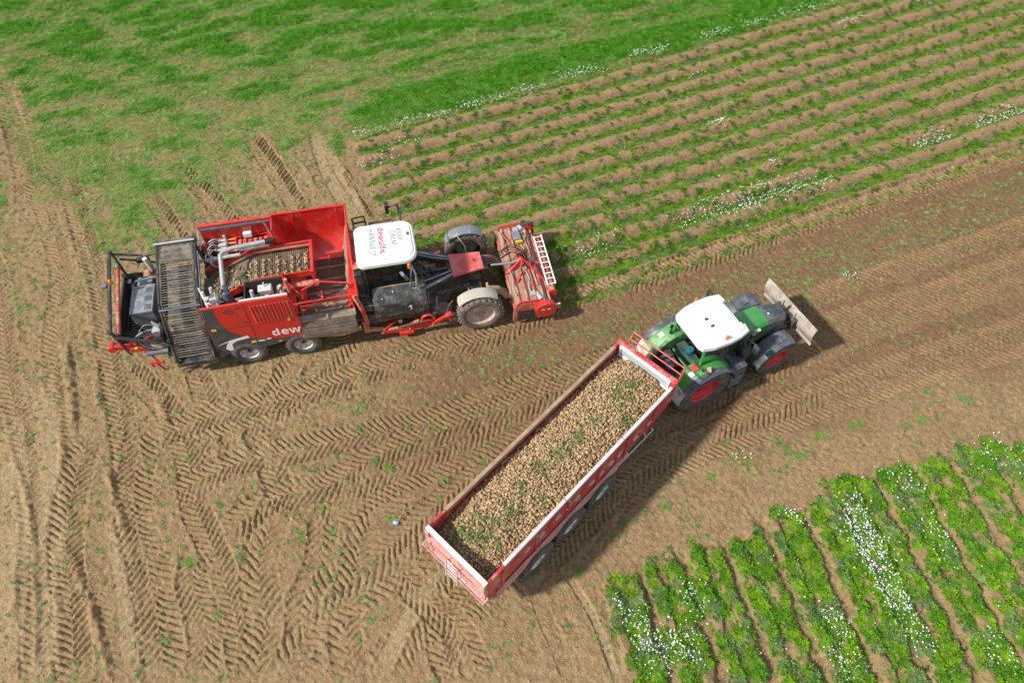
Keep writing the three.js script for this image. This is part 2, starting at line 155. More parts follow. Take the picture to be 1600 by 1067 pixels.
// noise that repeats over the unit square: a torus walk through 3-D noise, blended at the seam
function tileN(u, v, f, o = 0) {
  const g = (a, b) => N3(a * f, b * f, o);
  const bu = u, bv = v;
  return (g(u, v) * (1 - bu) * (1 - bv) + g(u - 1, v) * bu * (1 - bv) + g(u, v - 1) * (1 - bu) * bv + g(u - 1, v - 1) * bu * bv) / Math.sqrt(((1 - bu) ** 2 + bu ** 2) * ((1 - bv) ** 2 + bv ** 2));
}
const soilMap = noiseTex(512, (u, v) => { const a = .5 * tileN(u, v, 11) + .6 * tileN(u, v, 38, 3) + .75 * tileN(u, v, 110, 6), g = .86 + .135 * a; return [g, g * .99, g * (.97 + .02 * tileN(u, v, 20, 9))]; }, true);
const soilBump = noiseTex(512, (u, v) => { const g = .5 + .16 * tileN(u, v, 24, 1) + .18 * tileN(u, v, 60, 2) + .14 * tileN(u, v, 130, 5); return [g, g, g]; });

// ------------------------------------------------------------------ ground sheet
console.log('ground');
{
  const axis = spans => { const o = [spans[0][0]]; for (const [, b, s] of spans) { const a = o[o.length - 1], n = Math.max(1, Math.round(Math.abs(b - a) / s)); for (let i = 1; i <= n; i++) o.push(a + (b - a) * i / n); } return o; };
  const xs = axis([[-900, -300, 150], [0, -120, 30], [0, -50, 7], [0, -34, .5], [0, -24, .1], [0, -16, .06], [0, 12, .04], [0, 24, .075], [0, 34, .12], [0, 50, .5], [0, 120, 7], [0, 300, 30], [0, 900, 150]]);
  const zs = axis([[400, 100, 60], [0, 20, 10], [0, 2, 1], [0, -2.6, .25], [0, -18, .04], [0, -28, .052], [0, -36, .066], [0, -46, .09], [0, -54, .2], [0, -64, .7], [0, -140, 8], [0, -400, 40], [0, -1200, 200]]);
  const nx = xs.length, nz = zs.length, pos = new Float32Array(nx * nz * 3), uv = new Float32Array(nx * nz * 2), col = new Float32Array(nx * nz * 3);
  const dry = [.395, .272, .146], brown = [.252, .152, .083], pale = [.51, .385, .225], greenish = [.14, .20, .052], dark = [.235, .143, .08];
  for (let j = 0; j < nz; j++) for (let i = 0; i < nx; i++) {
    const x = xs[i], z = zs[j], n = j * nx + i, far = Math.abs(x) > 40 || z > 3 || z < -63;
    const L = far ? { h: 0, k: rowK(x, z), rm: 0, lm: 0, gm: x < 5 || z < -60 ? 1 : 0, rolled: 0, smooth: 0 } : land(x, z);
    pos[n * 3] = x; pos[n * 3 + 1] = L.h; pos[n * 3 + 2] = z; uv[n * 2] = x / 2.6; uv[n * 2 + 1] = z / 2.6;
    const f1 = fbm(x, z, 6, 3), f2 = fbm(x + 40, z, 1.1, 3);
    // freshly lifted, moister strip between the harvester's run and the lower field
    let b = ss(-9, -1, x + 2.5 * f1) * ss(-8.6, -13, z + x * .22 + 1.6 * f1) * (1 - L.rm) * (1 - L.lm);
    b = clamp(b * .85 + .3 * f2 + .06);
    let c = dry.map((v, q) => lerp(v, brown[q], b));
    const p = clamp(.55 * f2 + .35 * f1 + L.smooth * .8) * .8; c = c.map((v, q) => lerp(v, pale[q], p * (1 - b * .7)));
    const pr = L.rolled * .5 * b; c = c.map((v, q) => lerp(v, dry[q], pr)); // pressed soil dries paler than the loose bed beside it
    const dk = ss(.2, .55, fbm(x - 20, z + 7, .8, 3)) * .55; c = c.map((v, q) => lerp(v, dark[q], dk * (.4 + .6 * b)));
    const g = L.gm * clamp(.5 + .6 * fbm(x, z, 1.4, 3)) * .85 + L.lm * .15; c = c.map((v, q) => lerp(v, greenish[q], clamp(g)));
    col.set(c, n * 3);
  }
  const idx = new Uint32Array((nx - 1) * (nz - 1) * 6); let q = 0;
  for (let j = 0; j + 1 < nz; j++) for (let i = 0; i + 1 < nx; i++) { const a = j * nx + i, b = a + 1, c = a + nx, d = c + 1; idx[q++] = a; idx[q++] = b; idx[q++] = c; idx[q++] = b; idx[q++] = d; idx[q++] = c; }
  const g = new THREE.BufferGeometry();
  g.setAttribute('position', new THREE.BufferAttribute(pos, 3)); g.setAttribute('uv', new THREE.BufferAttribute(uv, 2)); g.setAttribute('color', new THREE.BufferAttribute(col, 3)); g.setIndex(new THREE.BufferAttribute(idx, 1)); g.computeVertexNormals();
  const m = new THREE.Mesh(g, new THREE.MeshPhysicalMaterial({ vertexColors: true, map: soilMap, bumpMap: soilBump, bumpScale: .032, roughness: 1, specularIntensity: .1 }));
  m.name = 'field_ground'; m.receiveShadow = m.castShadow = true;
  m.userData = { kind: 'structure', label: 'brown field soil with potato ridges and tyre tracks', category: 'ground' };
  scene.add(m); console.log('ground tris', idx.length / 3);
}

// ------------------------------------------------------------------ plants
console.log('plants');
function leafClump(n, r, h, w, seed, curl = .5, up = .55) { // n bent leaves rising from one root
  const q = mulberry(seed), P = [], I = [], Cc = [];
  for (let i = 0; i < n; i++) {
    const a = q() * 6.283, el = up + (q() - .5) * .9, L = h * (.6 + .6 * q()), ro = r * Math.sqrt(q()), ba = q() * 6.283;
    const bx = Math.cos(ba) * ro, bz = Math.sin(ba) * ro, cx = Math.cos(a), cz = Math.sin(a), tx = -cz, tz = cx, ww = w * (.6 + .8 * q());
    const base = P.length / 3, by = 0;
    const m = [bx + cx * L * .55 * Math.cos(el), by + L * .6 * Math.sin(el), bz + cz * L * .55 * Math.cos(el)];
    const t = [bx + cx * L * (Math.cos(el) + curl * .2), by + L * (.95 - curl * .5) * Math.sin(el), bz + cz * L * (Math.cos(el) + curl * .2)];
    P.push(bx, by, bz, m[0] + tx * ww, m[1], m[2] + tz * ww, m[0] - tx * ww, m[1], m[2] - tz * ww, ...t);
    I.push(base, base + 1, base + 2, base + 1, base + 3, base + 2);
  }
  const g = new THREE.BufferGeometry(); g.setAttribute('position', new THREE.Float32BufferAttribute(P, 3)); g.setIndex(I); g.computeVertexNormals(); return g;
}
const leafMat = (c, t = .25) => new THREE.MeshPhysicalMaterial({ color: c, roughness: .85, specularIntensity: .25, side: THREE.DoubleSide });
const _m = new THREE.Matrix4(), _q = new THREE.Quaternion(), _e = new THREE.Euler(), _v = new THREE.Vector3(), _s = new THREE.Vector3(), _c = new THREE.Color();
function instanced(name, geo, mat, list, ud) { // list: [x,y,z,scale,rotY,r,g,b,tilt,scaleY]
  const im = new THREE.InstancedMesh(geo, mat, list.length);
  list.forEach((l, i) => {
    _e.set((l[8] || 0) * Math.cos(l[4] * 3), l[4], (l[8] || 0) * Math.sin(l[4] * 5)); _q.setFromEuler(_e);
    im.setMatrixAt(i, _m.compose(_v.set(l[0], l[1], l[2]), _q, _s.set(l[3], l[9] || l[3], l[3]))); im.setColorAt(i, _c.setRGB(l[5], l[6], l[7]));
  });
  im.name = name; im.castShadow = im.receiveShadow = true; im.userData = ud; return im;
}
const grassL = [[], []], weedL = [[], [], []];
const inView = (x, z) => z < -1.6 && z > -53 && Math.abs(x) < 17.5 - z * .403;
{
  // sown grass: rolled pale where wheels went, deep green where untouched
  const st = .082;
  for (let z = -53; z < -17; z += st) for (let x = -38; x < 30; x += st) {
    const px = x + (rnd() - .5) * st * 1.6, pz = z + (rnd() - .5) * st * 1.6, r = rnd(), r2 = rnd(), r3 = rnd();
    if (!inView(px, pz)) continue;
    const k = rowK(px, pz), gm = grassMask(px, pz, k); if (gm < .03) continue;
    const along = (px * .92 - pz * .39), across = px * .39 + pz * .92; // the drill runs beside the ridges
    const patch = fbm(along * .35, across, 1.5, 3), patch2 = fbm(px + 60, pz, 2.6, 3), lush = clamp((.35 + .75 * ss(-.25, .3, patch)) * ss(-30, -40, pz + .12 * px + 2 * patch2) + .55 * ss(.05, .45, patch) * ss(.0, .5, patch2 + .35) + ss(-.7, -1.2, k) * ss(-4.2, -2.2, k) * .8 * ss(-9.5, -7, px));
    const edge = ss(0, .85, gm);
    let dens = edge * clamp(.42 + .5 * patch2 + .3 * patch + .6 * lush) ;
    if (r > dens) continue;
    const L = land(px, pz); if (r2 < L.rolled * .75) continue;
    const l = clamp(lush + .25 * patch) * (1 - .7 * L.rolled), y = fbm(px + 11, pz - 30, .8, 2);
    const c = [lerp(.178, .062, l) + .05 * y, lerp(.285, .195, l) + .04 * y, lerp(.065, .010, l) + .012 * y], j = .75 + .5 * r3;
    grassL[r2 * 97 % 1 < .5 ? 0 : 1].push([px, L.h - .01, pz, (.75 + .5 * r3) * (.75 + .35 * l), r2 * 40, c[0] * j, c[1] * j, c[2] * j, .25, (.55 + .6 * r2) * (.55 + .6 * l)]);
  }
  // weeds: in the furrows of the standing ridges, thick on the lower field, sparse on driven soil
  const sw = .058;
  for (let z = -46; z < -1.6; z += sw) for (let x = -33; x < 35; x += sw) {
    const px = x + (rnd() - .5) * sw * 1.7, pz = z + (rnd() - .5) * sw * 1.7, r = rnd(), r2 = rnd(), r3 = rnd(), r4 = rnd();
    if (!inView(px, pz)) continue;
    const k = rowK(px, pz), rm = rowMask(px, pz, k), lm = lowMask(px, pz);
    let d = 0, tall = .8, kind = 0;
    const big = fbm(px, pz, 3.2, 3), sm = fbm(px + 70, pz, .75, 2), smr = fbm((px * .94 - pz * .34) * .36, k * 1.1 + 40, .5, 3);
    if (rm > .3) {
      const c = .5 + .5 * Math.cos(k * 2 * Math.PI), fur = ss(.56, .14, c), low = ss(7.2, 9, k) * ss(24, 3, px) * .55;
      d = rm * clamp(fur * (.92 + .9 * smr + .35 * big) + ss(.24, .55, sm + .2 * big) * .6 + low * (.45 + sm)); tall = .62 + .5 * ss(0, .5, smr) + .7 * ss(.3, .6, sm) + .4 * low; kind = sm > .25 || low > .3 ? 1 : 0;
      if (c > .7 && sm < .22) d *= .45;
    } else if (lm > .2) {
      const v = lowV(px, pz) + .06 * N(px / 1.2, pz / 1.2), bare = Math.max(ss(.74, .93, .5 + .5 * Math.cos(v * 2 * Math.PI) + .12 * sm), .85 * ss(.84, .97, .5 + .5 * Math.cos(v * 4 * Math.PI)) * ss(-.1, .3, N(px / 2, pz / 2)));
      const hole = ss(.15, .42, fbm(px - 30, pz + 3, 1.5, 2));
      d = lm * (1 - bare * .96) * (1 - .9 * hole) * clamp(.62 + .5 * sm); tall = .75 + 1.0 * ss(-.35, .5, fbm(px + 33, pz - 12, .6, 2)) + .3 * big; kind = 1;
      for (const q of D.flow_patches) { const dx = q[2] - q[0], dz = q[3] - q[1], u = clamp(((px - q[0]) * dx + (pz - q[1]) * dz) / (dx * dx + dz * dz + 1e-6)); if (Math.hypot(px - q[0] - dx * u, pz - q[1] - dz * u) < q[4] * .8) { d = Math.max(d, .75); break; } }
    } else {
      const gm = grassMask(px, pz, k); if (gm > .85) continue;
      const sp = fbm(px + 21, pz + 64, .45, 2), L0 = ss(.3, .6, sp * .6 + .5 * big + .3 * sm) * .5, left = ss(-2, -8, px) * ss(.25, .6, sp + .3 * big) * .38;
      const strip = ss(.06, .0, Math.abs(Math.abs(k - 13.35 + .05 * N(px, pz)) % 1.0 - .5) - .36) * ss(12.2, 12.6, k) * ss(15.2, 14.6, k) * ss(-4, 0, px) * .22 * clamp(.6 + sm);
      d = L0 + left + strip; tall = .55; kind = 0;
    }
    if (r > d * .9) continue;
    const L = land(px, pz); if (r2 < L.rolled * .72) continue;
    const dusty = ss(.1, .5, fbm(px + 5, pz + 50, 1.3, 2)), yl = fbm(px - 5, pz - 50, 1.0, 2);
    let c = [.115 + .06 * yl, .225 + .06 * yl, .020]; if (lm > .3) c = [.115 + .075 * yl, .25 + .085 * yl, .012];
    if (rm < .3 && lm < .2) c = [.165 + .05 * yl, .245 + .05 * yl, .07];
    c = [lerp(c[0], .15, dusty * .6), lerp(c[1], .20, dusty * .6), lerp(c[2], .10, dusty * .6)];
    const j = .7 + .6 * r3;
    weedL[r4 < .34 ? 0 : r4 < .68 ? 1 : 2].push([px, L.h - .01, pz, (.7 + .6 * r3) * (lm > .2 ? .8 : rm > .3 ? .6 : .52), r2 * 40, c[0] * j, c[1] * j, c[2] * j, .3, tall * (.6 + .7 * r4)]);
  }
}
console.log('grass', grassL.map(l => l.length), 'weeds', weedL.map(l => l.length));
const white = new THREE.Color(1, 1, 1);
scene.add(instanced('grass', leafClump(9, .06, .19, .013, 3, .8, .75), leafMat(white), grassL[0], { kind: 'stuff', label: 'upright green grass of the sown field', category: 'grass' }));
scene.add(instanced('grass_001', leafClump(9, .07, .17, .016, 5, 1.3, .5), leafMat(white), grassL[1], { kind: 'stuff', label: 'bent grass lying over in the sown field', category: 'grass' }));
const weedG = [leafClump(20, .055, .15, .015, 11, .9, .65), leafClump(28, .07, .15, .010, 12, .6, .85), leafClump(16, .05, .16, .021, 13, 1.1, .55)];
weedL.forEach((l, i) => scene.add(instanced(i ? 'weeds_00' + i : 'weeds', weedG[i], leafMat(white), l, { kind: 'stuff', label: ['green leafy weeds growing along the potato ridges', 'fine feathery weeds growing along the potato ridges', 'broad leaved weeds growing along the potato ridges'][i], category: 'weeds' })));
{ // white mayweed flowers
  const P = [0, .012, 0], I = [], n = 9; for (let i = 0; i < n; i++) { const a = i / n * 6.283, r = i % 2 ? 1 : .86; P.push(Math.cos(a) * .023 * r, 0, Math.sin(a) * .023 * r); I.push(0, 1 + (i + 1) % n, 1 + i); }
  const g = new THREE.BufferGeometry(); g.setAttribute('position', new THREE.Float32BufferAttribute(P, 3)); g.setIndex(I); g.computeVertexNormals();
  const l = [], gauss = () => (rnd() + rnd() + rnd() - 1.5) * 1.15;
  const put = (x, z) => { const s = .75 + .55 * rnd(); l.push([x, groundY(x, z) + .1 + .1 * rnd(), z, s, rnd() * 6, .78, .78, .74, .6]); };
  for (const [ax, az, bx, bz, w, n2] of D.flow_patches) for (let i = 0; i < n2 * .95; i++) { const t = rnd(); put(lerp(ax, bx, t) + gauss() * w, lerp(az, bz, t) + gauss() * w); }
  for (let i = 0; i < 9000; i++) { const x = -10 + 42 * rnd(), z = -42 + 39 * rnd(), k = rowK(x, z), lm = lowMask(x, z), rm = rowMask(x, z, k), f = fbm(x + 3, z + 99, 1.1, 3); if (rnd() < (lm * ss(.05, .6, f) * .6 + rm * ss(.25, .7, f) * .22 * (k > 6 ? 1.6 : 1))) put(x, z); }
  console.log('flowers', l.length);
  scene.add(instanced('flowers', g, new THREE.MeshStandardMaterial({ roughness: .8, side: THREE.DoubleSide }), l, { kind: 'stuff', label: 'small white flowers scattered among the weeds', category: 'flowers' }));
}
{ // clods and straw
  const g = new THREE.IcosahedronGeometry(.03, 1), p = g.attributes.position; for (let i = 0; i < p.count; i++) { _v.fromBufferAttribute(p, i); const s = 1 + .35 * N3(_v.x * 40, _v.y * 40, _v.z * 40); p.setXYZ(i, _v.x * s * 1.2, _v.y * s * .75, _v.z * s); } g.computeVertexNormals();
  const l = [], st = [];
  for (let i = 0; i < 30000; i++) {
    const x = -20 + 42 * rnd(), z = -3 - 26 * rnd(), a = rnd(), b = rnd(), c = rnd(); if (!inView(x, z)) continue;
    const k = rowK(x, z); if (grassMask(x, z, k) > .4) continue; if (a > clamp(.35 + .9 * fbm(x + 2, z - 5, 1.3, 3))) continue;
    const w = ss(-5, 3, x), j = (.8 + .4 * b) * (c > .96 ? 1.45 : 1);
    l.push([x, groundY(x, z) + .006, z, .35 + 1.1 * b * b * b, c * 40, lerp(.33, .23, w) * j, lerp(.215, .13, w) * j, lerp(.12, .073, w) * j, .8]);
  }
  scene.add(instanced('soil_clods', g, new THREE.MeshStandardMaterial({ roughness: 1 }), l, { kind: 'stuff', label: 'small crumbly clods lying on the bare soil', category: 'clods' }));
  const sg = new THREE.CylinderGeometry(.006, .004, .26, 4); sg.rotateZ(Math.PI / 2); sg.translate(0, .008, 0);
  for (let i = 0; i < 9000; i++) { const x = -16 + 34 * rnd(), z = -3 - 24 * rnd(); if (!inView(x, z) || rnd() > clamp(.3 + .8 * fbm(x - 8, z + 5, 2, 2) + .5 * lowMask(x, z - .8)) * .8) continue; const j = .7 + .5 * rnd(); st.push([x, groundY(x, z) + .012, z, .4 + .8 * rnd(), rnd() * 40, .50 * j, .41 * j, .24 * j, .12]); }
  scene.add(instanced('straw_litter', sg, new THREE.MeshStandardMaterial({ roughness: .9 }), st, { kind: 'stuff', label: 'pale straw and dead stalks strewn on the soil', category: 'straw' }));
}

// ------------------------------------------------------------------ modelling helpers
console.log('machines');
import { toCreasedNormals } from 'three/addons/utils/BufferGeometryUtils.js';
const V = (x, y, z) => new THREE.Vector3(x, y, z), rad = THREE.MathUtils.degToRad;
const place = (g, x, y, z, ry = 0, rx = 0, rz = 0) => g.applyMatrix4(new THREE.Matrix4().compose(V(x, y, z), new THREE.Quaternion().setFromEuler(new THREE.Euler(rx, ry, rz)), V(1, 1, 1)));
function B(w, h, d, x, y, z, o = {}) { // box by centre; o.b bevel
  const b = o.b ?? Math.min(.012, Math.min(w, h, d) * .25);
  const g = Math.min(w, h, d) > .03 && b > 0 ? new RoundedBoxGeometry(w, h, d, 1, b) : new THREE.BoxGeometry(w, h, d);
  return place(g, x, y, z, o.ry || 0, o.rx || 0, o.rz || 0);
}
const BB = (x0, x1, y0, y1, z0, z1, b) => B(x1 - x0, y1 - y0, z1 - z0, (x0 + x1) / 2, (y0 + y1) / 2, (z0 + z1) / 2, { b });
function C(p, q, r, n = 10, r2 = r) { // round bar from p to q
  const a = V(...p), b = V(...q), d = b.clone().sub(a), g = new THREE.CylinderGeometry(r2, r, d.length(), n);
  g.applyQuaternion(new THREE.Quaternion().setFromUnitVectors(V(0, 1, 0), d.clone().normalize())); g.translate((a.x + b.x) / 2, (a.y + b.y) / 2, (a.z + b.z) / 2); return g;
}
function beam(p, q, w, h) { // square bar from p to q
  const a = V(...p), b = V(...q), d = b.clone().sub(a), g = new THREE.BoxGeometry(w, h, d.length()), m = new THREE.Matrix4().lookAt(b, a, V(0, 1, 0));
  m.setPosition((a.x + b.x) / 2, (a.y + b.y) / 2, (a.z + b.z) / 2); return g.applyMatrix4(m);
}
const S = (x, y, z, r, n = 10) => new THREE.SphereGeometry(r, n, Math.max(5, n / 2 | 0)).translate(x, y, z);
const rail = (pts, r, n = 8) => pts.slice(1).flatMap((p, i) => [C(pts[i], p, r, n), S(...p, r * 1.02, n)]);
const hose = (pts, r, n = 6) => new THREE.TubeGeometry(new THREE.CatmullRomCurve3(pts.map(p => V(...p))), pts.length * 5, r, n);
function plate(pts, plane, at, t, bevel = .004) { // polygon pts in plane 'xy' | 'xz' | 'zy', thickness t from `at` upward along the third axis
  const s = new THREE.Shape(pts.map(p => new THREE.Vector2(p[0], p[1]))), g = new THREE.ExtrudeGeometry(s, { depth: t, bevelEnabled: bevel > 0, bevelThickness: bevel, bevelSize: bevel, bevelSegments: 1, curveSegments: 6 });
  if (plane === 'xz') { g.rotateX(Math.PI / 2); g.translate(0, at + t, 0); }
  else if (plane === 'zy') { g.applyMatrix4(new THREE.Matrix4().set(0, 0, 1, at, 0, 1, 0, 0, 1, 0, 0, 0, 0, 0, 0, 1)); flip(g); }
  else g.translate(0, 0, at);
  return g;
}
function flip(g) { const p = g.attributes.position; const a = p.array; for (let i = 0; i < a.length; i += 9) for (let k = 0; k < 3; k++) { const t = a[i + 3 + k]; a[i + 3 + k] = a[i + 6 + k]; a[i + 6 + k] = t; } g.computeVertexNormals(); return g; }
function skin(rows, o = {}) { // sheet through rows of points
  const n = rows[0].length, P = rows.flat(2), I = [];
  for (let i = 0; i + 1 < rows.length; i++) for (let j = 0; j + (o.closed ? 0 : 1) < n; j++) { const a = i * n + j, b = i * n + (j + 1) % n, c = a + n, d = b + n; I.push(a, c, b, b, c, d); }
  if (o.caps) for (const r of [0, rows.length - 1]) for (let j = 1; j + 1 < n; j++) r ? I.push(r * n, r * n + j, r * n + j + 1) : I.push(0, j + 1, j);
  const g = new THREE.BufferGeometry(); g.setAttribute('position', new THREE.Float32BufferAttribute(P, 3)); g.setIndex(I); g.computeVertexNormals();
  return toCreasedNormals(g, o.crease ?? .6);
}
const shell = (rows, t, dir, o = {}) => skin([...rows, ...rows.map(r => r.map(p => [p[0] + dir[0] * t, p[1] + dir[1] * t, p[2] + dir[2] * t])).reverse(), rows[0]], o);
function arcSheet(cx, cy, r, a0, a1, z0, z1, t, n = 14, bulge = 0) { // curved guard over a wheel, with thickness
  const rows = []; for (let i = 0; i <= n; i++) { const a = rad(lerp(a0, a1, i / n)), c = Math.cos(a), s = Math.sin(a); rows.push([[cx + c * r, cy + s * r, z0], [cx + c * (r + bulge), cy + s * (r + bulge), (z0 + z1) / 2], [cx + c * r, cy + s * r, z1], [cx + c * (r - t), cy + s * (r - t), z1], [cx + c * (r - t), cy + s * (r - t), z0]]); }
  return skin(rows, { closed: true, caps: true, crease: .5 });
}
function prep(g) {
  const h = g.index ? g.toNonIndexed() : g.clone();
  for (const k of Object.keys(h.attributes)) if (k !== 'position' && k !== 'normal') h.deleteAttribute(k);
  if (!h.attributes.normal) h.computeVertexNormals(); h.morphAttributes = {}; return h;
}
function boxUV(g) {
  const p = g.attributes.position, n = g.attributes.normal, uv = new Float32Array(p.count * 2);
  for (let i = 0; i < p.count; i += 3) {
    let ax = 0, ay = 0, az = 0; for (let k = 0; k < 3; k++) { ax += Math.abs(n.getX(i + k)); ay += Math.abs(n.getY(i + k)); az += Math.abs(n.getZ(i + k)); }
    for (let k = 0; k < 3; k++) { const j = i + k, x = p.getX(j), y = p.getY(j), z = p.getZ(j); const [u, v] = ay >= ax && ay >= az ? [x, z] : ax >= az ? [z, y] : [x, y]; uv[j * 2] = u / 1.7; uv[j * 2 + 1] = v / 1.7; }
  }
  g.setAttribute('uv', new THREE.BufferAttribute(uv, 2)); return g;
}
function part(parent, name, geos, mat, label) {
  const g = boxUV(mergeGeometries([].concat(geos).flat().map(prep))), m = new THREE.Mesh(g, mat);
  m.name = name; m.castShadow = m.receiveShadow = true; if (label) m.userData.label = label; parent.add(m); return m;
}
function sub(parent, name, x = 0, y = 0, z = 0, ry = 0) { const g = new THREE.Group(); g.name = name; g.position.set(x, y, z); g.rotation.y = ry; parent.add(g); return g; }
function thing(name, label, category, x, z, yaw, y = 0) { const g = sub(scene, name, x, y, z, rad(yaw)); g.userData = { label, category }; return g; }

// ------------------------------------------------------------------ machine materials
const s8 = v => v <= .0031308 ? v * 12.92 : 1.055 * Math.pow(v, 1 / 2.4) - .055;
let seedN = 0;
function paint(c, dust, amount, rough, o = {}) { // paint with dried soil caught on it in patches, streaks and specks
  const k = ++seedN * 13.7;
  const map = noiseTex(192, (u, v) => {
    const a = tileN(u, v, 3, k), b = tileN(u, v, 10, k + 2), f = tileN(u, v, 40, k + 4), st = tileN(u, v * .25, 22, k + 6);
    const d = clamp(ss(.55 - amount, 1.25 - amount, .5 + .45 * a + .3 * b + .25 * f * Math.abs(b) + .12 * st) * .9 + amount * .22), j = 1 + .05 * f;
    return [0, 1, 2].map(i => s8(clamp(lerp(c[i], dust[i], d) * j)));
  }, true);
  return new THREE.MeshPhysicalMaterial({ map, roughness: rough, metalness: o.metal || 0, clearcoat: o.coat || 0, clearcoatRoughness: .25, side: THREE.DoubleSide });
}
const plain = (c, rough = .6, o = {}) => new THREE.MeshStandardMaterial({ color: new THREE.Color().setRGB(...c), roughness: rough, side: THREE.DoubleSide, ...o });
const earth = [.36, .26, .165], pinkDust = [.60, .42, .36];
const MT = {
  red: paint([.61, .020, .014], [.50, .09, .06], .10, .35, { coat: .5 }),
  redDusty: paint([.56, .022, .018], [.47, .30, .20], .36, .55),
  redTrailer: paint([.52, .022, .026], [.50, .26, .22], .16, .45, { coat: .3 }),
  pink: paint([.56, .13, .115], [.60, .36, .31], .50, .75),
  black: paint([.024, .028, .032], [.15, .125, .10], .14, .45, { coat: .3 }),
  blackDusty: paint([.034, .036, .038], [.16, .13, .10], .36, .7),
  grey: paint([.16, .19, .22], [.36, .32, .27], .2, .5),
  slate: paint([.085, .105, .125], [.20, .205, .20], .16, .45),
  steel: paint([.52, .52, .52], [.40, .34, .27], .22, .42, { metal: .35 }),
  alu: paint([.60, .60, .585], [.50, .45, .39], .22, .5, { metal: .1 }),
  whiteP: paint([.84, .84, .83], [.80, .79, .77], .03, .4, { coat: .4 }),
  cream: paint([.68, .66, .60], earth, .22, .6),
  green: paint([.045, .26, .052], [.10, .29, .09], .10, .36, { coat: .5 }),
  greenDusty: paint([.085, .30, .08], [.24, .37, .19], .34, .45),
  fender: paint([.062, .075, .088], [.17, .175, .175], .16, .42, { coat: .2 }),
  rubber: paint([.070, .067, .063], [.155, .135, .112], .28, .9),
  rubberMud: paint([.115, .097, .080], [.215, .170, .125], .40, .95),
  redClean: paint([.62, .020, .014], [.55, .05, .035], .04, .32, { coat: .6 }),
  redSoft: paint([.50, .030, .024], [.48, .10, .08], .25, .6),
  platePink: paint([.58, .065, .055], [.55, .16, .13], .30, .5),
  slateClean: paint([.050, .058, .068], [.10, .10, .10], .08, .4, { coat: .3 }),
  pipeGrey: paint([.46, .47, .48], [.40, .36, .31], .18, .45, { metal: .2 }),
  mudPale: paint([.47, .43, .37], [.40, .33, .25], .3, .85),
  capCream: plain([.66, .64, .59], .6),
  rimRed: paint([.60, .022, .030], [.50, .10, .08], .12, .45),
  rimBeige: paint([.55, .53, .50], [.40, .30, .20], .55, .8),
  rimWhite: paint([.74, .73, .72], [.42, .32, .22], .3, .6),
  wood: paint([.40, .285, .185], [.30, .20, .125], .45, .9),
  mud: paint([.34, .245, .155], [.27, .18, .11], .5, .95),
  blade: paint([.50, .46, .41], [.36, .29, .22], .45, .7),
  chain: paint([.075, .066, .056], [.22, .175, .125], .45, .8),
  floorBar: paint([.095, .070, .052], [.17, .125, .085], .4, .85),
  bar: paint([.40, .38, .34], [.22, .19, .15], .4, .55, { metal: .2 }),
  pit: plain([.045, .040, .036], .9),
  orange: plain([.85, .20, .02], .35), orangePipe: plain([.78, .20, .05], .5), yellow: plain([.80, .50, .02], .5), redLens: plain([.62, .05, .04], .3), whiteLens: plain([.82, .82, .80], .25),
  lettering: plain([.85, .85, .85], .5), letterGrey: plain([.26, .27, .28], .6), letterPale: plain([.62, .60, .60], .6), letterRed: plain([.55, .03, .05], .5),
  rubberHose: plain([.02, .02, .022], .55), seat: plain([.035, .037, .04], .8), mirrorGlass: plain([.25, .28, .32], .1, { metalness: .8 }),
  glass: new THREE.MeshPhysicalMaterial({ color: new THREE.Color().setRGB(.62, .80, .72), transmission: 1, thickness: 0, roughness: .03, ior: 1.45, side: THREE.DoubleSide }),
  glassDark: new THREE.MeshPhysicalMaterial({ color: new THREE.Color().setRGB(.30, .42, .40), transmission: 1, thickness: 0, roughness: .03, ior: 1.45, side: THREE.DoubleSide }),
};
// a wheel: group at its hub, axle along z, outer side towards `side`
function wheel(parent, x, y, z, side, o) {
  const w = sub(parent, 'wheel', x, y, z, side < 0 ? Math.PI : 0), { r, wd, rim } = o, h = wd / 2;
  const prof = [[rim, -h * .78], [rim * 1.08, -h * .9], [lerp(rim, r, .45), -h * 1.02], [r * .93, -h * .94], [r * .975, -h * .78], [r * .985, 0], [r * .975, h * .78], [r * .93, h * .94], [lerp(rim, r, .45), h * 1.02], [rim * 1.08, h * .9], [rim, h * .78]].map(p => new THREE.Vector2(...p));
  const g = [new THREE.LatheGeometry(prof, 56).rotateX(Math.PI / 2)], n = o.lugs;
  for (let i = 0; i < n * 2; i++) {
    const s = i % 2 ? 1 : -1, a = i / (n * 2) * 2 * Math.PI, b = new THREE.BoxGeometry(o.lugH || .06, o.lugT || .07, wd * .54);
    b.rotateX(s * (o.slant ?? .7)); b.translate(r * .985, 0, s * wd * .235); b.rotateZ(a); g.push(b);
  }
  part(w, 'tyre', g, o.tyre || MT.rubber);
  const d = o.dish ?? .16, f = h * .78, rp = [[rim * 1.0, f], [rim * 1.04, f + .015], [rim * .97, f + .01], [rim * .93, f - d * .5], [rim * .88, f - d], [rim * .45, f - d * (o.conv ?? 1.15)], [rim * .34, f - d * .8], [.02, f - d * .78]].map(p => new THREE.Vector2(...p));
  part(w, 'rim', new THREE.LatheGeometry(rp, 40).rotateX(Math.PI / 2), o.rimMat);
  const hub = [C([0, 0, f - d - .05], [0, 0, f - d * .35], rim * .24, 18, rim * .2)]; for (let i = 0; i < 8; i++) { const a = i / 8 * 6.283; hub.push(C([Math.cos(a) * rim * .36, Math.sin(a) * rim * .36, f - d], [Math.cos(a) * rim * .36, Math.sin(a) * rim * .36, f - d * .7], .022, 6)); }
  part(w, 'hub', hub, o.hubMat || o.rimMat);
  return w;
}
const font = await new FontLoader().loadAsync('fonts/droid/droid_sans_bold.typeface.json');
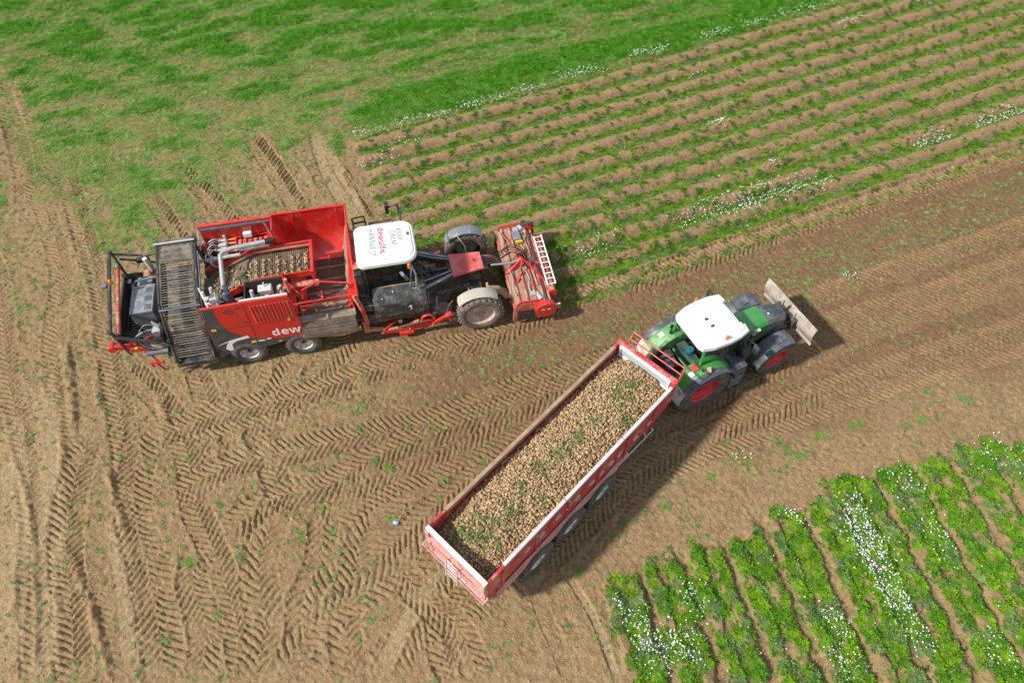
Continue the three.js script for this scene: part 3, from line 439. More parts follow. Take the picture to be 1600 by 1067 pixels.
const fontR = await new FontLoader().loadAsync('fonts/droid/droid_sans_regular.typeface.json');
function text(str, size, f = font, depth = .004) { const g = new TextGeometry(str, { font: f, size, depth, curveSegments: 4, bevelEnabled: false }); g.computeBoundingBox(); g.translate(-(g.boundingBox.min.x + g.boundingBox.max.x) / 2, 0, 0); return g; }
const meanY = (pts, f) => pts.reduce((s, p) => s + groundY(f.x + p[0] * Math.cos(f.a) + p[1] * Math.sin(f.a), f.z - p[0] * Math.sin(f.a) + p[1] * Math.cos(f.a)), 0) / pts.length;

// ------------------------------------------------------------------ trailer
const TR = { x: 1.53, z: -10.06, a: rad(46.62) };
const trailer = thing('tipping_trailer', 'long red tipping trailer filled with potatoes behind the green tractor', 'trailer', TR.x, TR.z, 46.62, meanY([[-2.5, 1.1], [.8, 1.1], [-2.5, -1.1], [.8, -1.1]], TR) - .01);
{
  const t = trailer, wallP = [[4.6, 3.04], [4.6, 2.05], [4.1, 1.78], [2.2, 1.5], [-4.6, 1.5], [-4.6, 3.04]];
  for (const s of [-1, 1]) {
    const z = s * 1.24, sw = part(t, 'side_wall', plate(wallP, 'xy', s > 0 ? z - .03 : z - .03, .06), MT.redTrailer);
    // pressed ribs and load hooks
    for (const [x, y] of [[3.3, 2.2], [2.53, 2.2], [1.66, 2.22], [1.2, 2.27], [.68, 2.28], [.19, 2.36], [-.53, 2.4], [-.99, 2.45], [-1.48, 2.5], [-2.23, 2.5], [-2.9, 2.5]])
      part(sw, 'load_hook', [beam([x - .09, y - .05, z + s * .055], [x + .11, y + .06, z + s * .055], .05, .045)], MT.alu);
    for (let i = 0; i < 6; i++) { const x = -4 + i * 1.5; part(sw, 'rib', BB(x - .05, x + .05, 1.55, 3.0, s > 0 ? z + .03 : z - .09, s > 0 ? z + .09 : z - .03), MT.redTrailer); }
    part(sw, 'lower_rail', BB(-4.55, 2.2, 1.46, 1.56, s > 0 ? z - .02 : z - .12, s > 0 ? z + .12 : z + .02), MT.pink);
    for (const [x0, x1] of [[-4.58, -3.9], [4.38, 4.62]]) part(t, 'corner_post', [BB(x0, x1, 3.04, x0 < 0 ? 3.2 : 3.26, z - .045, z + .045), BB(x0 + .06, x0 + .12, 3.2, 3.25, z - .02, z + .02)], MT.redTrailer);
    part(t, 'mudguard', [BB(-4.3, 1.68, 1.16, 1.72, s > 0 ? 1.30 : -1.36, s > 0 ? 1.36 : -1.30), BB(-4.3, 1.68, 1.5, 1.53, s > 0 ? .95 : -1.36, s > 0 ? 1.36 : -.95)], MT.pink, 'dusty pink lower side panel above the wheels');
    for (const x of [-2.5, -.85, .8]) wheel(t, x, .72, s * 1.2, s, { r: .74, wd: .56, rim: .34, lugs: 20, lugH: .045, lugT: .06, rimMat: MT.cream, dish: .1 });
    part(t, 'side_guard', [...rail([[1.72, 1.05, s * 1.27], [3.84, 1.0, s * 1.3], [3.84, 1.0, s * 1.05]], .028), C([2.4, 1.04, s * 1.27], [2.4, 1.5, s * 1.1], .02), C([3.4, 1.02, s * 1.29], [3.4, 1.5, s * 1.05], .02)], MT.alu);
  }
  // alloy boards in three lengths on the right, a timber board on the left
  for (const [a, b] of [[-3.88, -1.15], [-1.12, 1.72], [1.75, 4.36]]) part(t, 'top_board', [BB(a, b, 3.05, 3.26, 1.19, 1.27, .012), BB(a, b, 3.225, 3.275, 1.17, 1.29, .01)], MT.alu, 'pale alloy board along the right top edge');
  part(t, 'timber_board', [BB(-3.88, 4.36, 3.05, 3.24, -1.30, -1.17, .012)], MT.wood, 'weathered timber board along the left top edge');
  part(t, 'front_wall', [BB(4.60, 4.66, 1.9, 3.27, -1.27, 1.27, .008), BB(4.57, 4.72, 3.25, 3.32, -1.29, 1.29, .01), BB(4.54, 4.6, 2.25, 3.25, -1.21, -1.12), BB(4.54, 4.6, 2.25, 3.25, 1.05, 1.21), BB(4.53, 4.6, 2.42, 2.5, -1.2, 1.2)], MT.redTrailer);
  const fr = part(t, 'window_frame', [BB(4.5, 4.59, 3.14, 3.23, -1.12, 1.06), BB(4.5, 4.59, 2.66, 2.71, -1.12, 1.06), BB(4.5, 4.59, 2.71, 3.14, -1.12, -1.05), BB(4.5, 4.59, 2.71, 3.14, .99, 1.06)], MT.whiteP, 'white framed viewing window in the front wall');
  part(fr, 'mesh_panel', BB(4.555, 4.575, 2.71, 3.14, -1.05, .99, 0), plain([.44, .47, .49], .6));
  part(fr, 'white_strip', [BB(4.51, 4.55, 2.54, 2.60, -1.18, -.45)], MT.whiteP);
  part(t, 'guard_rail', [...rail([[4.72, 3.1, -1.0], [5.06, 3.62, -.98], [5.06, 3.62, 1.2], [4.72, 3.1, 1.24]], .032), ...rail([[4.93, 3.36, -.99], [4.93, 3.36, 1.22]], .028)], MT.redTrailer, 'red tube guard rail over the front wall');
  const tg = part(t, 'tailgate', [BB(-4.68, -4.62, 1.35, 3.14, -1.27, 1.27, .008), BB(-4.78, -4.68, 2.62, 2.70, -1.2, 1.2), BB(-4.75, -4.68, 1.4, 3.1, -1.26, -1.12), BB(-4.75, -4.68, 1.4, 3.1, 1.12, 1.26)], MT.pink, 'dust covered red tailgate');
  part(tg, 'top_cap', BB(-4.71, -4.56, 3.14, 3.25, -1.27, 1.27, .015), MT.capCream);
  for (const [a, b] of [[-.85, -.1], [.2, .95]]) part(tg, 'red_strip', BB(-4.80, -4.78, 2.63, 2.69, a, b), MT.redTrailer);
  const sh = part(tg, 'step_shelf', [BB(-4.93, -4.895, 2.0, 2.06, -1.36, 1.34, .006), BB(-4.72, -4.68, 2.0, 2.06, -1.36, 1.34, .006), BB(-4.93, -4.7, 2, 2.06, -1.37, -1.34), BB(-4.93, -4.7, 2, 2.06, 1.33, 1.36)], MT.pink);
  for (let i = 0; i < 34; i++) { const z = -1.32 + i * .08; part(sh, 'grating_bar', BB(-4.895, -4.72, 2.02, 2.045, z - .015, z + .015, 0), i % 4 ? MT.pink : MT.pipeGrey); }
  part(tg, 'ladder', [...rail([[-4.98, 1.5, -.24], [-4.86, 2.85, -.24]], .022), ...rail([[-4.98, 1.5, .24], [-4.86, 2.85, .24]], .022), ...[1.7, 1.95, 2.25, 2.5, 2.75].map(y => C([-4.96 + (y - 1.5) * .088, y, -.24], [-4.96 + (y - 1.5) * .088, y, .24], .016))], MT.alu);
  part(t, 'rear_lamp_bar', [BB(-4.72, -4.66, 1.18, 1.32, -1.2, 1.2)], MT.alu); for (const z of [-1.05, 1.05]) part(t, 'rear_lamp', BB(-4.76, -4.72, 1.2, 1.3, z - .14, z + .14), MT.redLens);
  part(t, 'plate_reflector', [BB(-4.2, -3.9, 1.62, 1.74, 1.272, 1.28, 0)], MT.whiteLens);
  part(t, 'floor', BB(-4.6, 4.6, 1.5, 1.56, -1.2, 1.2, 0), MT.steel);
  part(t, 'chassis', [BB(-4.3, 5.0, 1.0, 1.32, -.52, -.36), BB(-4.3, 5.0, 1.0, 1.32, .36, .52), ...[-3.6, -1.7, 0, 1.8, 3.4, 4.6].map(x => BB(x - .08, x + .08, 1.05, 1.45, -.7, .7)), ...[-2.5, -.85, .8].map(x => C([x, .72, -.9], [x, .72, .9], .09))], MT.blackDusty);
  part(t, 'tipping_ram', [C([4.2, 1.0, 0], [4.35, 1.9, 0], .11, 12)], MT.steel);
  part(t, 'drawbar', [beam([4.7, 1.1, -.35], [5.55, .82, 0], .14, .18), beam([4.7, 1.1, .35], [5.55, .82, 0], .14, .18), C([5.5, .8, .05], [5.86, .78, .1], .07, 10)], MT.redTrailer);
  for (const s of [-1, 1]) part(t, 'mud_flap', BB(-3.8, -3.78, .55, 1.1, s > 0 ? .85 : -1.33, s > 0 ? 1.33 : -.85, 0), MT.rubberMud);
}

// ------------------------------------------------------------------ tractor (origin under the rear axle, x forward, z to its right)
const TC = { x: 6.57, z: -14.65, a: rad(26.78) };
const tractor = thing('tractor', 'green tractor with white cab roof and red rims pulling the trailer', 'tractor', TC.x, TC.z, 26.78, meanY([[0, 1], [0, -1], [3.5, 1], [3.5, -1]], TC) - .02);
{
  const t = tractor;
  for (const s of [-1, 1]) {
    wheel(t, 0, 1.14, s * 1.02, s, { r: 1.13, wd: .74, rim: .62, lugs: 22, lugH: .07, lugT: .085, rimMat: MT.rimRed, dish: .24, conv: .9 });
    wheel(t, 3.52, .85, s * 1.02, s, { r: .84, wd: .62, rim: .46, lugs: 20, lugH: .06, lugT: .075, rimMat: MT.rimRed, dish: .2, conv: .9 });
    const z0 = s > 0 ? .62 : -1.2, z1 = s > 0 ? 1.2 : -.62, f = part(t, 'rear_fender', [arcSheet(.02, 1.18, 1.24, 8, 172, z0, z1, .04, 20, .05), plate(Array.from({ length: 13 }, (_, i) => { const a = rad(lerp(8, 172, i / 12)); return [.02 + 1.22 * Math.cos(a), 1.18 + 1.22 * Math.sin(a)]; }), 'xy', s > 0 ? .6 : -.64, .04)], s > 0 ? MT.green : MT.greenDusty);
    part(f, 'edge_strip', arcSheet(.02, 1.18, 1.255, 6, 174, s > 0 ? 1.2 : -1.47, s > 0 ? 1.47 : -1.2, .04, 20, .02), MT.fender, 'dark grey outer strip of the rear fender');
    part(f, 'tail_piece', arcSheet(.02, 1.18, 1.30, 150, 178, s > 0 ? .68 : -1.42, s > 0 ? 1.42 : -.68, .05, 6, .04), MT.cream, 'dusty pale tail of the rear fender');
    part(f, 'work_lamp', [B(.2, .05, .2, -.62, 2.31, s * .98, { rz: rad(28) })], MT.whiteLens);
    part(t, 'front_fender', [arcSheet(3.5, .9, 1.03, 62, 178, s > 0 ? .7 : -1.38, s > 0 ? 1.38 : -.7, .05, 12, .05), B(.3, .03, .3, 3.35, 1.98, s * 1.04, { rz: rad(8) })], MT.fender);
    part(t, 'front_axle_stub', [C([3.52, .85, s * .2], [3.52, .85, s * .8], .13, 12)], MT.blackDusty);
    // mirror and lamps
    part(t, 'mirror', [B(.07, .42, .26, 1.95, 2.55, s * (s > 0 ? 1.25 : 1.6)), ...rail([[1.7, 2.95, s * .85], [1.95, 2.75, s * (s > 0 ? 1.2 : 1.55)]], .02)], MT.black);
    part(t, 'beacon', [C([s > 0 ? .6 : .85, s > 0 ? 3.6 : 3.2, s * (s > 0 ? .86 : 1.2)], [s > 0 ? .6 : .85, s > 0 ? 3.78 : 3.38, s * (s > 0 ? .86 : 1.2)], .065, 12, .055), S(s > 0 ? .6 : .85, s > 0 ? 3.78 : 3.38, s * (s > 0 ? .86 : 1.2), .055)], MT.orange, s > 0 ? 'orange beacon at the right roof edge' : 'orange beacon on a stalk left of the cab');
  }
  part(t, 'beacon_stalk', rail([[.85, 2.9, -.8], [.85, 3.0, -1.2], [.85, 3.2, -1.2]], .02), MT.black);
  part(t, 'tail_light', B(.24, .05, .26, -.42, 2.42, .84, { rz: rad(20) }), MT.redLens);
  part(t, 'marker_board', [B(.05, .26, .2, -.05, 2.5, 1.18, { rx: .5, ry: -.4 })], plain([.75, .30, .28], .5)); part(t, 'door_handle_rail', rail([[1.45, 1.7, .93], [1.35, 2.3, .9]], .02), MT.black);
  part(t, 'hose_bracket', [B(.4, .06, .08, -.25, 2.5, -.9, { ry: .6 }), B(.1, .16, .08, -.2, 2.55, -1.0), B(.25, .08, .09, .1, 2.6, -.82, { ry: -.5 })], MT.rubberHose);
  part(t, 'wiper_arm_bracket', [B(.07, .4, .07, -.2, 2.35, 1.05, { rx: .3, rz: .4 })], MT.rubberHose);
  part(t, 'transmission_housing', [BB(-.75, 3.0, .6, 1.25, -.38, .38, .06), C([0, 1.14, -.75], [0, 1.14, .75], .24, 16), BB(2.6, 4.2, .65, 1.1, -.3, .3, .05), BB(3.2, 3.85, .7, 1.0, -.6, .6, .04)], MT.blackDusty);
  // rear linkage and valves between the fenders
  part(t, 'rear_linkage', [B(.35, .3, .5, -.72, 1.75, 0), B(.22, .4, .25, -.85, 1.5, .35), B(.3, .25, .3, -.7, 1.9, -.3), B(.25, .2, .2, -.95, 1.75, -.1, { ry: .4 }), C([-.6, 1.9, -.5], [-1.1, 1.2, -.5], .05), C([-.6, 1.9, .5], [-1.1, 1.2, .5], .05), beam([-.4, .75, -.4], [-1.35, .7, -.48], .08, .12), beam([-.4, .75, .4], [-1.35, .7, .48], .08, .12), beam([-.4, .6, 0], [-1.25, .62, .05], .16, .12), B(.3, .35, .4, -1.05, .95, 0)], MT.blackDusty);
  part(t, 'valve_block', [...Array.from({ length: 5 }, (_, i) => B(.22, .14, .08, -.95, 2.0 - (i % 2) * .1, -.28 + i * .13)), ...Array.from({ length: 4 }, (_, i) => C([-.9, 2.05, -.2 + i * .13], [-1.05, 2.1, -.22 + i * .14], .022))], MT.grey);
  for (let i = 0; i < 5; i++) part(t, 'hydraulic_hose', hose([[-.9, 1.95, -.25 + i * .12], [-1.3, 1.7 + .1 * (i % 2), -.2 + i * .1], [-1.7, 1.25, -.05 + i * .05], [-2.0, 1.15, .05 + i * .03]], .016), MT.rubberHose);
  // bonnet
  const sec = (x, w, y0, y1, c) => [[x, y0, -w], [x, y1 - c * 1.3, -w], [x, y1 - c * .3, -w + c * .7], [x, y1, -w * .45], [x, y1 + .02, 0], [x, y1, w * .45], [x, y1 - c * .3, w - c * .7], [x, y1 - c * 1.3, w], [x, y0, w]];
  part(t, 'bonnet', skin([sec(1.62, .50, 1.55, 2.66, .14), sec(2.4, .50, 1.5, 2.62, .13), sec(3.22, .47, 1.45, 2.52, .12)], { closed: true, caps: true, crease: .5 }), MT.green);
  const nose = part(t, 'nose_cowl', skin([sec(3.23, .475, 1.3, 2.525, .13), sec(3.7, .45, 1.2, 2.42, .14), sec(4.1, .41, 1.15, 2.26, .16), sec(4.38, .33, 1.15, 2.05, .16), sec(4.5, .22, 1.2, 1.8, .12)], { closed: true, caps: true, crease: .6 }), MT.slate);
  for (let i = 0; i < 9; i++) { const z = -.28 + i * .07; part(nose, 'grille_rib', rail([[3.45, 2.50, z], [3.85, 2.40, z * .95], [4.14, 2.255, z * .85]], .009, 5), MT.slate); }
  for (const s of [-1, 1]) part(t, 'bonnet_side_grille', BB(2.3, 3.0, 1.75, 2.1, s > 0 ? .495 : -.51, s > 0 ? .51 : -.495), MT.black);
  part(t, 'bonnet_badge', [BB(2.35, 2.72, 2.2, 2.28, .485, .512, 0)], plain([.45, .16, .05], .4));
  part(t, 'bonnet_lamp', B(.06, .03, .06, 3.42, 2.5, .12), MT.whiteLens);
  part(t, 'cab_base', [BB(-.28, 1.7, 1.2, 1.66, -.8, .8, .03), BB(1.3, 1.72, 1.6, 2.05, -.55, .55, .04)], MT.black);
  // cab: pillars, glass, roof
  const P4 = { rl: [[-.18, 1.66, -.78], [-.22, 2.3, -.86], [-.16, 3.38, -.78]], rr: [[-.18, 1.66, .78], [-.22, 2.3, .86], [-.16, 3.38, .78]], ml: [[.75, 1.3, -.92], [.75, 2.3, -.95], [.8, 3.42, -.86]], mr: [[.75, 1.3, .92], [.75, 2.3, .95], [.8, 3.42, .86]], fl: [[1.85, 1.66, -.66], [1.78, 2.3, -.68], [1.52, 3.38, -.74]], fr: [[1.85, 1.66, .66], [1.78, 2.3, .68], [1.52, 3.38, .74]] };
  for (const k of ['rl', 'rr']) part(t, 'rear_pillar', rail(P4[k], .06, 8), MT.green);
  for (const k of ['ml', 'mr', 'fl', 'fr']) part(t, 'cab_pillar', rail(P4[k], .04, 8), MT.black);
  part(t, 'rear_sill', [...rail([[-.18, 1.68, -.78], [-.26, 1.66, -.4], [-.28, 1.66, 0], [-.26, 1.66, .4], [-.18, 1.68, .78]], .05), BB(-.26, -.16, 1.25, 1.66, -.72, .72)], MT.green);
  const bow = (r, l, b) => [r, [lerp(r[0], l[0], .25) - b * .75, r[1], lerp(r[2], l[2], .25)], [lerp(r[0], l[0], .5) - b, r[1], 0], [lerp(r[0], l[0], .75) - b * .75, r[1], lerp(r[2], l[2], .75)], l];
  part(t, 'rear_window', skin([0, 1, 2].map(i => bow(P4.rr[i], P4.rl[i], .1)), { crease: 1 }), MT.glass);
  part(t, 'windscreen', skin([0, 1, 2].map(i => bow(P4.fr[i], P4.fl[i], -.12)), { crease: 1 }), MT.glass);
  for (const s of ['l', 'r']) { part(t, 'side_window', skin([0, 1, 2].map(i => [P4['r' + s][i], P4['m' + s][i]]), { crease: 1 }), MT.glass); part(t, 'door_window', skin([0, 1, 2].map(i => [P4['m' + s][i], P4['f' + s][i]]), { crease: 1 }), MT.glass); }
  const roofP = [[-.36, -.66], [-.30, -.80], [.1, -.93], [.7, -.98], [1.2, -.95], [1.54, -.86], [1.58, -.62], [1.44, -.56], [1.46, 0], [1.44, .56], [1.58, .62], [1.54, .86], [1.2, .95], [.7, .98], [.1, .93], [-.30, .80], [-.36, .66]];
  const roof = part(t, 'cab_roof', [plate(roofP, 'xz', 3.40, .16, .05), plate(roofP.map(([x, z]) => [.6 + (x - .6) * .88, z * .88]), 'xz', 3.55, .08, .05)], MT.whiteP, 'bright white cab roof');
  for (const [x, z] of [[.44, -.12], [.46, .22]]) part(roof, 'roof_vent', B(.13, .03, .09, x, 3.69, z, { b: .01 }), plain([.05, .05, .09], .6));
  part(t, 'roof_light_bar', BB(1.4, 1.5, 3.33, 3.42, -.55, .55), MT.black); part(t, 'roof_light_bar', BB(-.3, -.2, 3.3, 3.4, -.6, .6), MT.black);
  // inside
  part(t, 'driver_seat', [B(.5, .16, .5, .6, 1.98, 0, { b: .05 }), B(.14, .75, .48, .34, 2.36, 0, { b: .05, rz: .12 }), B(.1, .22, .28, .28, 2.82, 0, { b: .04 }), B(.3, .3, .35, .6, 1.80, 0)], MT.seat);
  part(t, 'rear_shelf', BB(-.14, .22, 1.80, 1.96, -.6, .6, .02), MT.grey);
  part(t, 'steering_wheel', [new THREE.TorusGeometry(.2, .022, 8, 24).rotateX(Math.PI / 2 - .5).rotateY(Math.PI / 2).translate(1.0, 2.28, 0), C([1.0, 2.28, 0], [1.35, 1.8, 0], .035), C([1.0, 2.28, -.2], [1.0, 2.28, .2], .016)], MT.rubberHose);
  part(t, 'arm_console', [B(.55, .1, .16, .55, 2.2, .36, { b: .03 }), B(.04, .3, .36, .98, 2.55, .42, { ry: .5 })], MT.black);
  part(t, 'cab_floor', BB(-.26, 1.3, 1.66, 1.70, -.74, .74, 0), MT.seat);
  // right hand side: steps, battery box, exhaust and air filter
  part(t, 'battery_box', [BB(1.25, 1.95, 1.05, 1.55, .72, 1.26, .05), B(.5, .05, .38, 1.58, 1.57, .98, { b: .02 })], MT.fender);
  const st = part(t, 'step_frame', [BB(1.2, 1.28, .45, 1.1, 1.1, 1.3), BB(1.82, 1.9, .45, 1.1, 1.1, 1.3)], MT.blackDusty); for (const y of [.5, .72, .94]) part(st, 'step_tread', BB(1.28, 1.82, y - .025, y + .025, 1.08, 1.34), MT.grey);
  part(t, 'fuel_tank', [BB(1.0, 2.2, .55, 1.35, -1.2, -.55, .1)], MT.black);
  part(t, 'air_filter', [C([2.02, 1.3, .78], [2.02, 2.15, .74], .21, 18, .19), C([2.02, 2.15, .74], [2.02, 2.25, .74], .14, 16, .12), B(.4, .3, .35, 2.35, 1.4, .72, { b: .04 })], MT.black);
  const ex = part(t, 'exhaust_stack', [C([2.16, 1.9, .72], [2.16, 2.72, .74], .085, 14)], MT.black); part(ex, 'exhaust_tip', [C([2.16, 2.72, .74], [2.2, 2.9, .75], .06, 12), C([2.2, 2.9, .75], [2.36, 2.98, .80], .062, 12, .07)], MT.steel);
  for (const z of [-.5, .5]) part(t, 'front_lift_arm', [beam([4.1, .95, z * .7], [4.78, 1.35, z], .1, .14), C([4.3, 1.3, z * .5], [4.8, 1.75, z * .8], .05)], MT.blackDusty);
  part(t, 'front_lift_frame', [BB(4.0, 4.45, .75, 1.15, -.4, .4, .04)], MT.blackDusty);
}
// front blade, raised on the front lift
const blade = thing('dozer_blade', 'dusty pale push blade carried raised in front of the tractor', 'blade', TC.x, TC.z, 26.78, tractor.position.y);
{
  const rows = []; for (let i = 0; i <= 6; i++) { const q = i / 6, y = 1.08 + q * 1.02, x = 4.98 - .12 * Math.sin(q * Math.PI) + .06 * (1 - q) - .10 * q; rows.push([[x, y, -1.44], [x, y, -.7], [x, y, 0], [x, y, .7], [x, y, 1.42]]); }
  const bs = part(blade, 'blade_plate', shell(rows, .035, [-1, 0, 0], { crease: .5 }), MT.blade); part(bs, 'cutting_edge', BB(4.95, 5.06, 1.0, 1.1, -1.44, 1.42), MT.steel);
  for (const z of [-.35, .35]) part(blade, 'stiffener', beam([4.82, 1.12, z], [4.74, 2.0, z], .05, .08), MT.blade);
  part(blade, 'mount', [BB(4.6, 4.82, 1.25, 1.75, -.55, .55, .03), ...rail([[4.7, 1.7, -.1], [4.78, 2.0, -.02]], .04)], MT.blackDusty);
}

// ------------------------------------------------------------------ potato harvester (origin under the front axle, x forward, z to its right)
const HV = { x: -1.63, z: -19.03, a: rad(11.5) };
const harvester = thing('potato_harvester', 'big red and black self propelled potato harvester with white cab roof', 'harvester', HV.x, HV.z, 11.5, meanY([[0, 1.8], [-9.2, 1.6], [-7.1, 1.6], [0, -1.8], [-8, -1.6]], HV) - .02);
{
  const t = harvester;
  // running gear
  for (const s of [-1, 1]) {
    wheel(t, 0, .95, s * 1.76, s, { r: .93, wd: .5, rim: .58, lugs: 24, lugH: .06, lugT: .07, rimMat: MT.rimBeige, hubMat: MT.mud, tyre: MT.rubberMud, dish: .12, conv: .7 });
    for (const x of [-9.22, -7.12]) wheel(t, x, .67, s * 1.5, s, { r: .67, wd: .64, rim: .345, lugs: 22, lugH: .05, lugT: .06, rimMat: MT.rimWhite, hubMat: MT.blackDusty, tyre: MT.rubber, dish: .16 });
    part(t, 'front_fender', [arcSheet(-.02, .95, 1.08, 48, 140, s > 0 ? 1.42 : -2.0, s > 0 ? 1.9 : -1.52, .05, 14, .05)], s > 0 ? MT.mudPale : MT.grey, s > 0 ? 'mud coated pale fender over the right front wheel' : 'grey fender over the left front wheel');
    part(t, 'fender_stay', rail([[-.1, 1.1, s * 1.0], [-.1, 1.5, s * 1.3], [-.35, 1.95, s * 1.5]], .025), MT.cream);
    part(t, 'wheel_drive', [C([0, .95, s * .9], [0, .95, s * 1.55], .16, 14), B(.25, .5, .22, 0, 1.0, s * 1.25)], MT.blackDusty);
    for (const q of [0, 1]) part(t, 'steering_ram', C([.22 - q * .5, 1.05, s * .35], [.28 - q * .55, 1.0, s * 1.2], .04), MT.steel);
  }
  part(t, 'front_axle', [BB(-.18, .18, .82, 1.12, -1.3, 1.3, .03), C([-.45, .95, -1.2], [-.45, .95, 1.2], .04), BB(-.3, .3, 1.1, 1.6, -.3, .3, .04)], MT.blackDusty);
  part(t, 'rear_axles', [C([-9.22, .67, -1.3], [-9.22, .67, 1.3], .12), C([-7.12, .67, -1.3], [-7.12, .67, 1.3], .12), BB(-10.2, -6.2, .85, 1.15, -.95, -.65, .02), BB(-10.2, -6.2, .85, 1.15, .65, .95, .02)], MT.blackDusty);
  // fork frame reaching forward to the axle, red cover plate
  for (const s of [-1, 1]) {
    part(t, 'frame_beam', [beam([-.8, 1.78, s * .42], [-2.15, 1.86, s * (s > 0 ? 1.08 : .92)], .17, .34)], MT.black);
    part(t, 'frame_beam_cap', [beam([-.8, 1.96, s * .42], [-2.15, 2.04, s * (s > 0 ? 1.08 : .92)], .12, .03)], MT.grey);
    part(t, 'frame_tail', [beam([-2.1, 1.8, s * 1.0], [-4.6, 1.55, s * .8], .2, .3)], MT.black);
    part(t, 'lower_beam', [beam([-.2, 1.2, s * .5], [-2.3, .9, s * .7], .14, .2)], MT.blackDusty);
    for (let i = 0; i < 3; i++) part(t, 'hydraulic_line', hose([[-.9, 2.0 - i * .06, s * (.3 - i * .05)], [-1.5, 2.02, s * (.5 - i * .06)], [-2.2, 2.1, s * (.75 - i * .08)]], .018), i ? MT.rubberHose : MT.steel);
  }
  const plt = part(t, 'cover_plate', [plate([[-.9, -.55], [-.86, .60], [.42, .42], [.38, -.46]], 'xz', 1.93, .07, .012)], MT.platePink, 'flat red cover plate over the front axle'); 
  part(plt, 'plate_slot', [BB(.08, .12, 2.012, 2.018, -.16, .06, 0), BB(.02, .18, 2.013, 2.019, -.07, -.03, 0)], MT.pit);
  part(t, 'neck', [beam([.2, 1.75, 0], [-1.0, 1.75, 0], .7, .3), BB(.3, .62, 1.5, 1.85, -.35, .35, .03)], MT.black);
  for (const z of [-.75, 0, .75]) part(t, 'cross_tube', [C([-2.1 - Math.abs(z) * .2, 1.7, z - .4], [-2.1, 1.7, z + .4], .06)], MT.blackDusty);
  // digging unit under the cab: red arms, discs, share rods
  part(t, 'digger_frame', [beam([-4.2, .85, -1.4], [-1.3, .75, -1.4], .1, .14), beam([-4.2, .85, 0], [-1.3, .75, 0], .1, .14), BB(-1.9, -1.75, .95, 1.1, -1.6, 1.6), BB(-4.2, -4.05, .9, 1.05, -1.5, 1.5), BB(-3.3, -3.15, .75, .9, -1.6, 1.6)], MT.blackDusty);
  for (const z of [-1.68, 1.62]) {
    const arm = part(t, 'digger_arm', [plate([[-4.1, .42], [-4.05, .56], [-3.1, .6], [-2.75, .78], [-2.35, .86], [-2.0, .80], [-1.85, .62], [-2.0, .5], [-2.5, .42], [-3.0, .36]], 'xy', z, .09, .015), BB(-3.35, -2.75, .24, .38, z - .1, z + .2), beam([-3.9, .62, z + .05], [-3.3, .72, z - .3], .08, .1)], MT.red);
    part(arm, 'arm_hoop', [new THREE.TorusGeometry(.24, .06, 8, 16, Math.PI * 1.15).rotateZ(-.2).translate(-2.12, .88, z + .04)], MT.red);
    part(arm, 'arm_link', [beam([-1.95, .62, z + .12], [-1.35, .95, z + .1], .1, .13), B(.3, .14, .18, -1.28, 1.0, z + .1, { rz: .4 }), beam([-1.3, .95, z + .1], [-1.22, .62, z + .12], .07, .09)], MT.red);
    part(arm, 'arm_ram', [C([-3.3, .72, z + .1], [-2.5, .86, z + .14], .045, 10), C([-2.5, .86, z + .14], [-2.1, .92, z + .14], .025, 8)], MT.blackDusty);
    part(arm, 'mud_crust', [B(.4, .05, .12, -3.55, .60, z + .04, { rz: .05 }), B(.25, .05, .1, -2.6, .85, z + .05, { rz: .3 })], MT.mud);
    for (const x of [-4.0, -2.9, -1.95]) part(arm, 'arm_bolt', C([x, .52, z - .03], [x, .52, z + .14], .04, 8), MT.steel);
  }
  for (const z of [1.45, -1.5]) part(t, 'depth_wheel', [new THREE.TorusGeometry(.26, .075, 8, 22).translate(-1.1, .35, z), C([-1.1, .35, z - .05], [-1.1, .35, z + .05], .14, 14)], MT.rubberMud);
  for (const z of [-.9, -.3, .3, .9]) part(t, 'coulter_disc', [C([-1.45, .4, z - .012], [-1.45, .4, z + .012], .38, 22)], MT.steel);
  for (const z of [-1.2, -.6, 0, .6, 1.2]) part(t, 'red_bracket', [beam([-1.6, .5, z], [-1.9, 1.0, z], .08, .1), C([-2.6, .6, z - .2], [-2.6, .6, z + .2], .09, 12)], MT.red);
  part(t, 'sieve_belt', [beam([-2.0, .45, 0], [-6.6, 1.2, 0], 2.4, .08)], MT.mud);
  for (const [x, y, z] of [[-1.7, 1.1, 1.35], [-1.75, 1.15, -1.3], [-2.0, 1.3, 1.15]]) part(t, 'lift_ram', [C([x, y, z], [x + .05, y + .55, z - .1], .05), C([x, y - .4, z], [x, y, z], .03), B(.16, .12, .16, x, y, z)], MT.grey);
  for (let i = 0; i < 9; i++) part(t, 'hydraulic_hose', hose([[-2.1 + .05 * i, 1.75, -.7 + i * .2], [-1.9, 1.45 + .05 * (i % 3), -.6 + i * .19], [-1.7, 1.2, -.8 + i * .22], [-1.6, .9, -.7 + i * .2]], .02, 5), i % 3 ? MT.rubberHose : MT.steel);
  part(t, 'lever_stand', rail([[-1.35, .9, 1.55], [-1.2, 1.35, 1.5], [-1.05, 1.5, 1.45]], .03), MT.blackDusty);
  // cab
  const fl = [-2.35, 1.95, -.78], cabB = 1.75;
  const Q = { bl: [[-4.22, cabB, -.82], [-4.2, 3.72, -.86]], br: [[-4.22, cabB, .86], [-4.2, 3.72, .90]], fl: [[-2.42, cabB, -.78], [-2.5, 3.72, -.82]], fr: [[-2.42, cabB, .82], [-2.5, 3.72, .86]] };
  part(t, 'cab_floor', [BB(-4.3, -2.4, 1.62, 1.78, -.84, .9, .02)], MT.black);
  for (const k of Object.keys(Q)) part(t, 'cab_pillar', rail(Q[k], .05), MT.black);
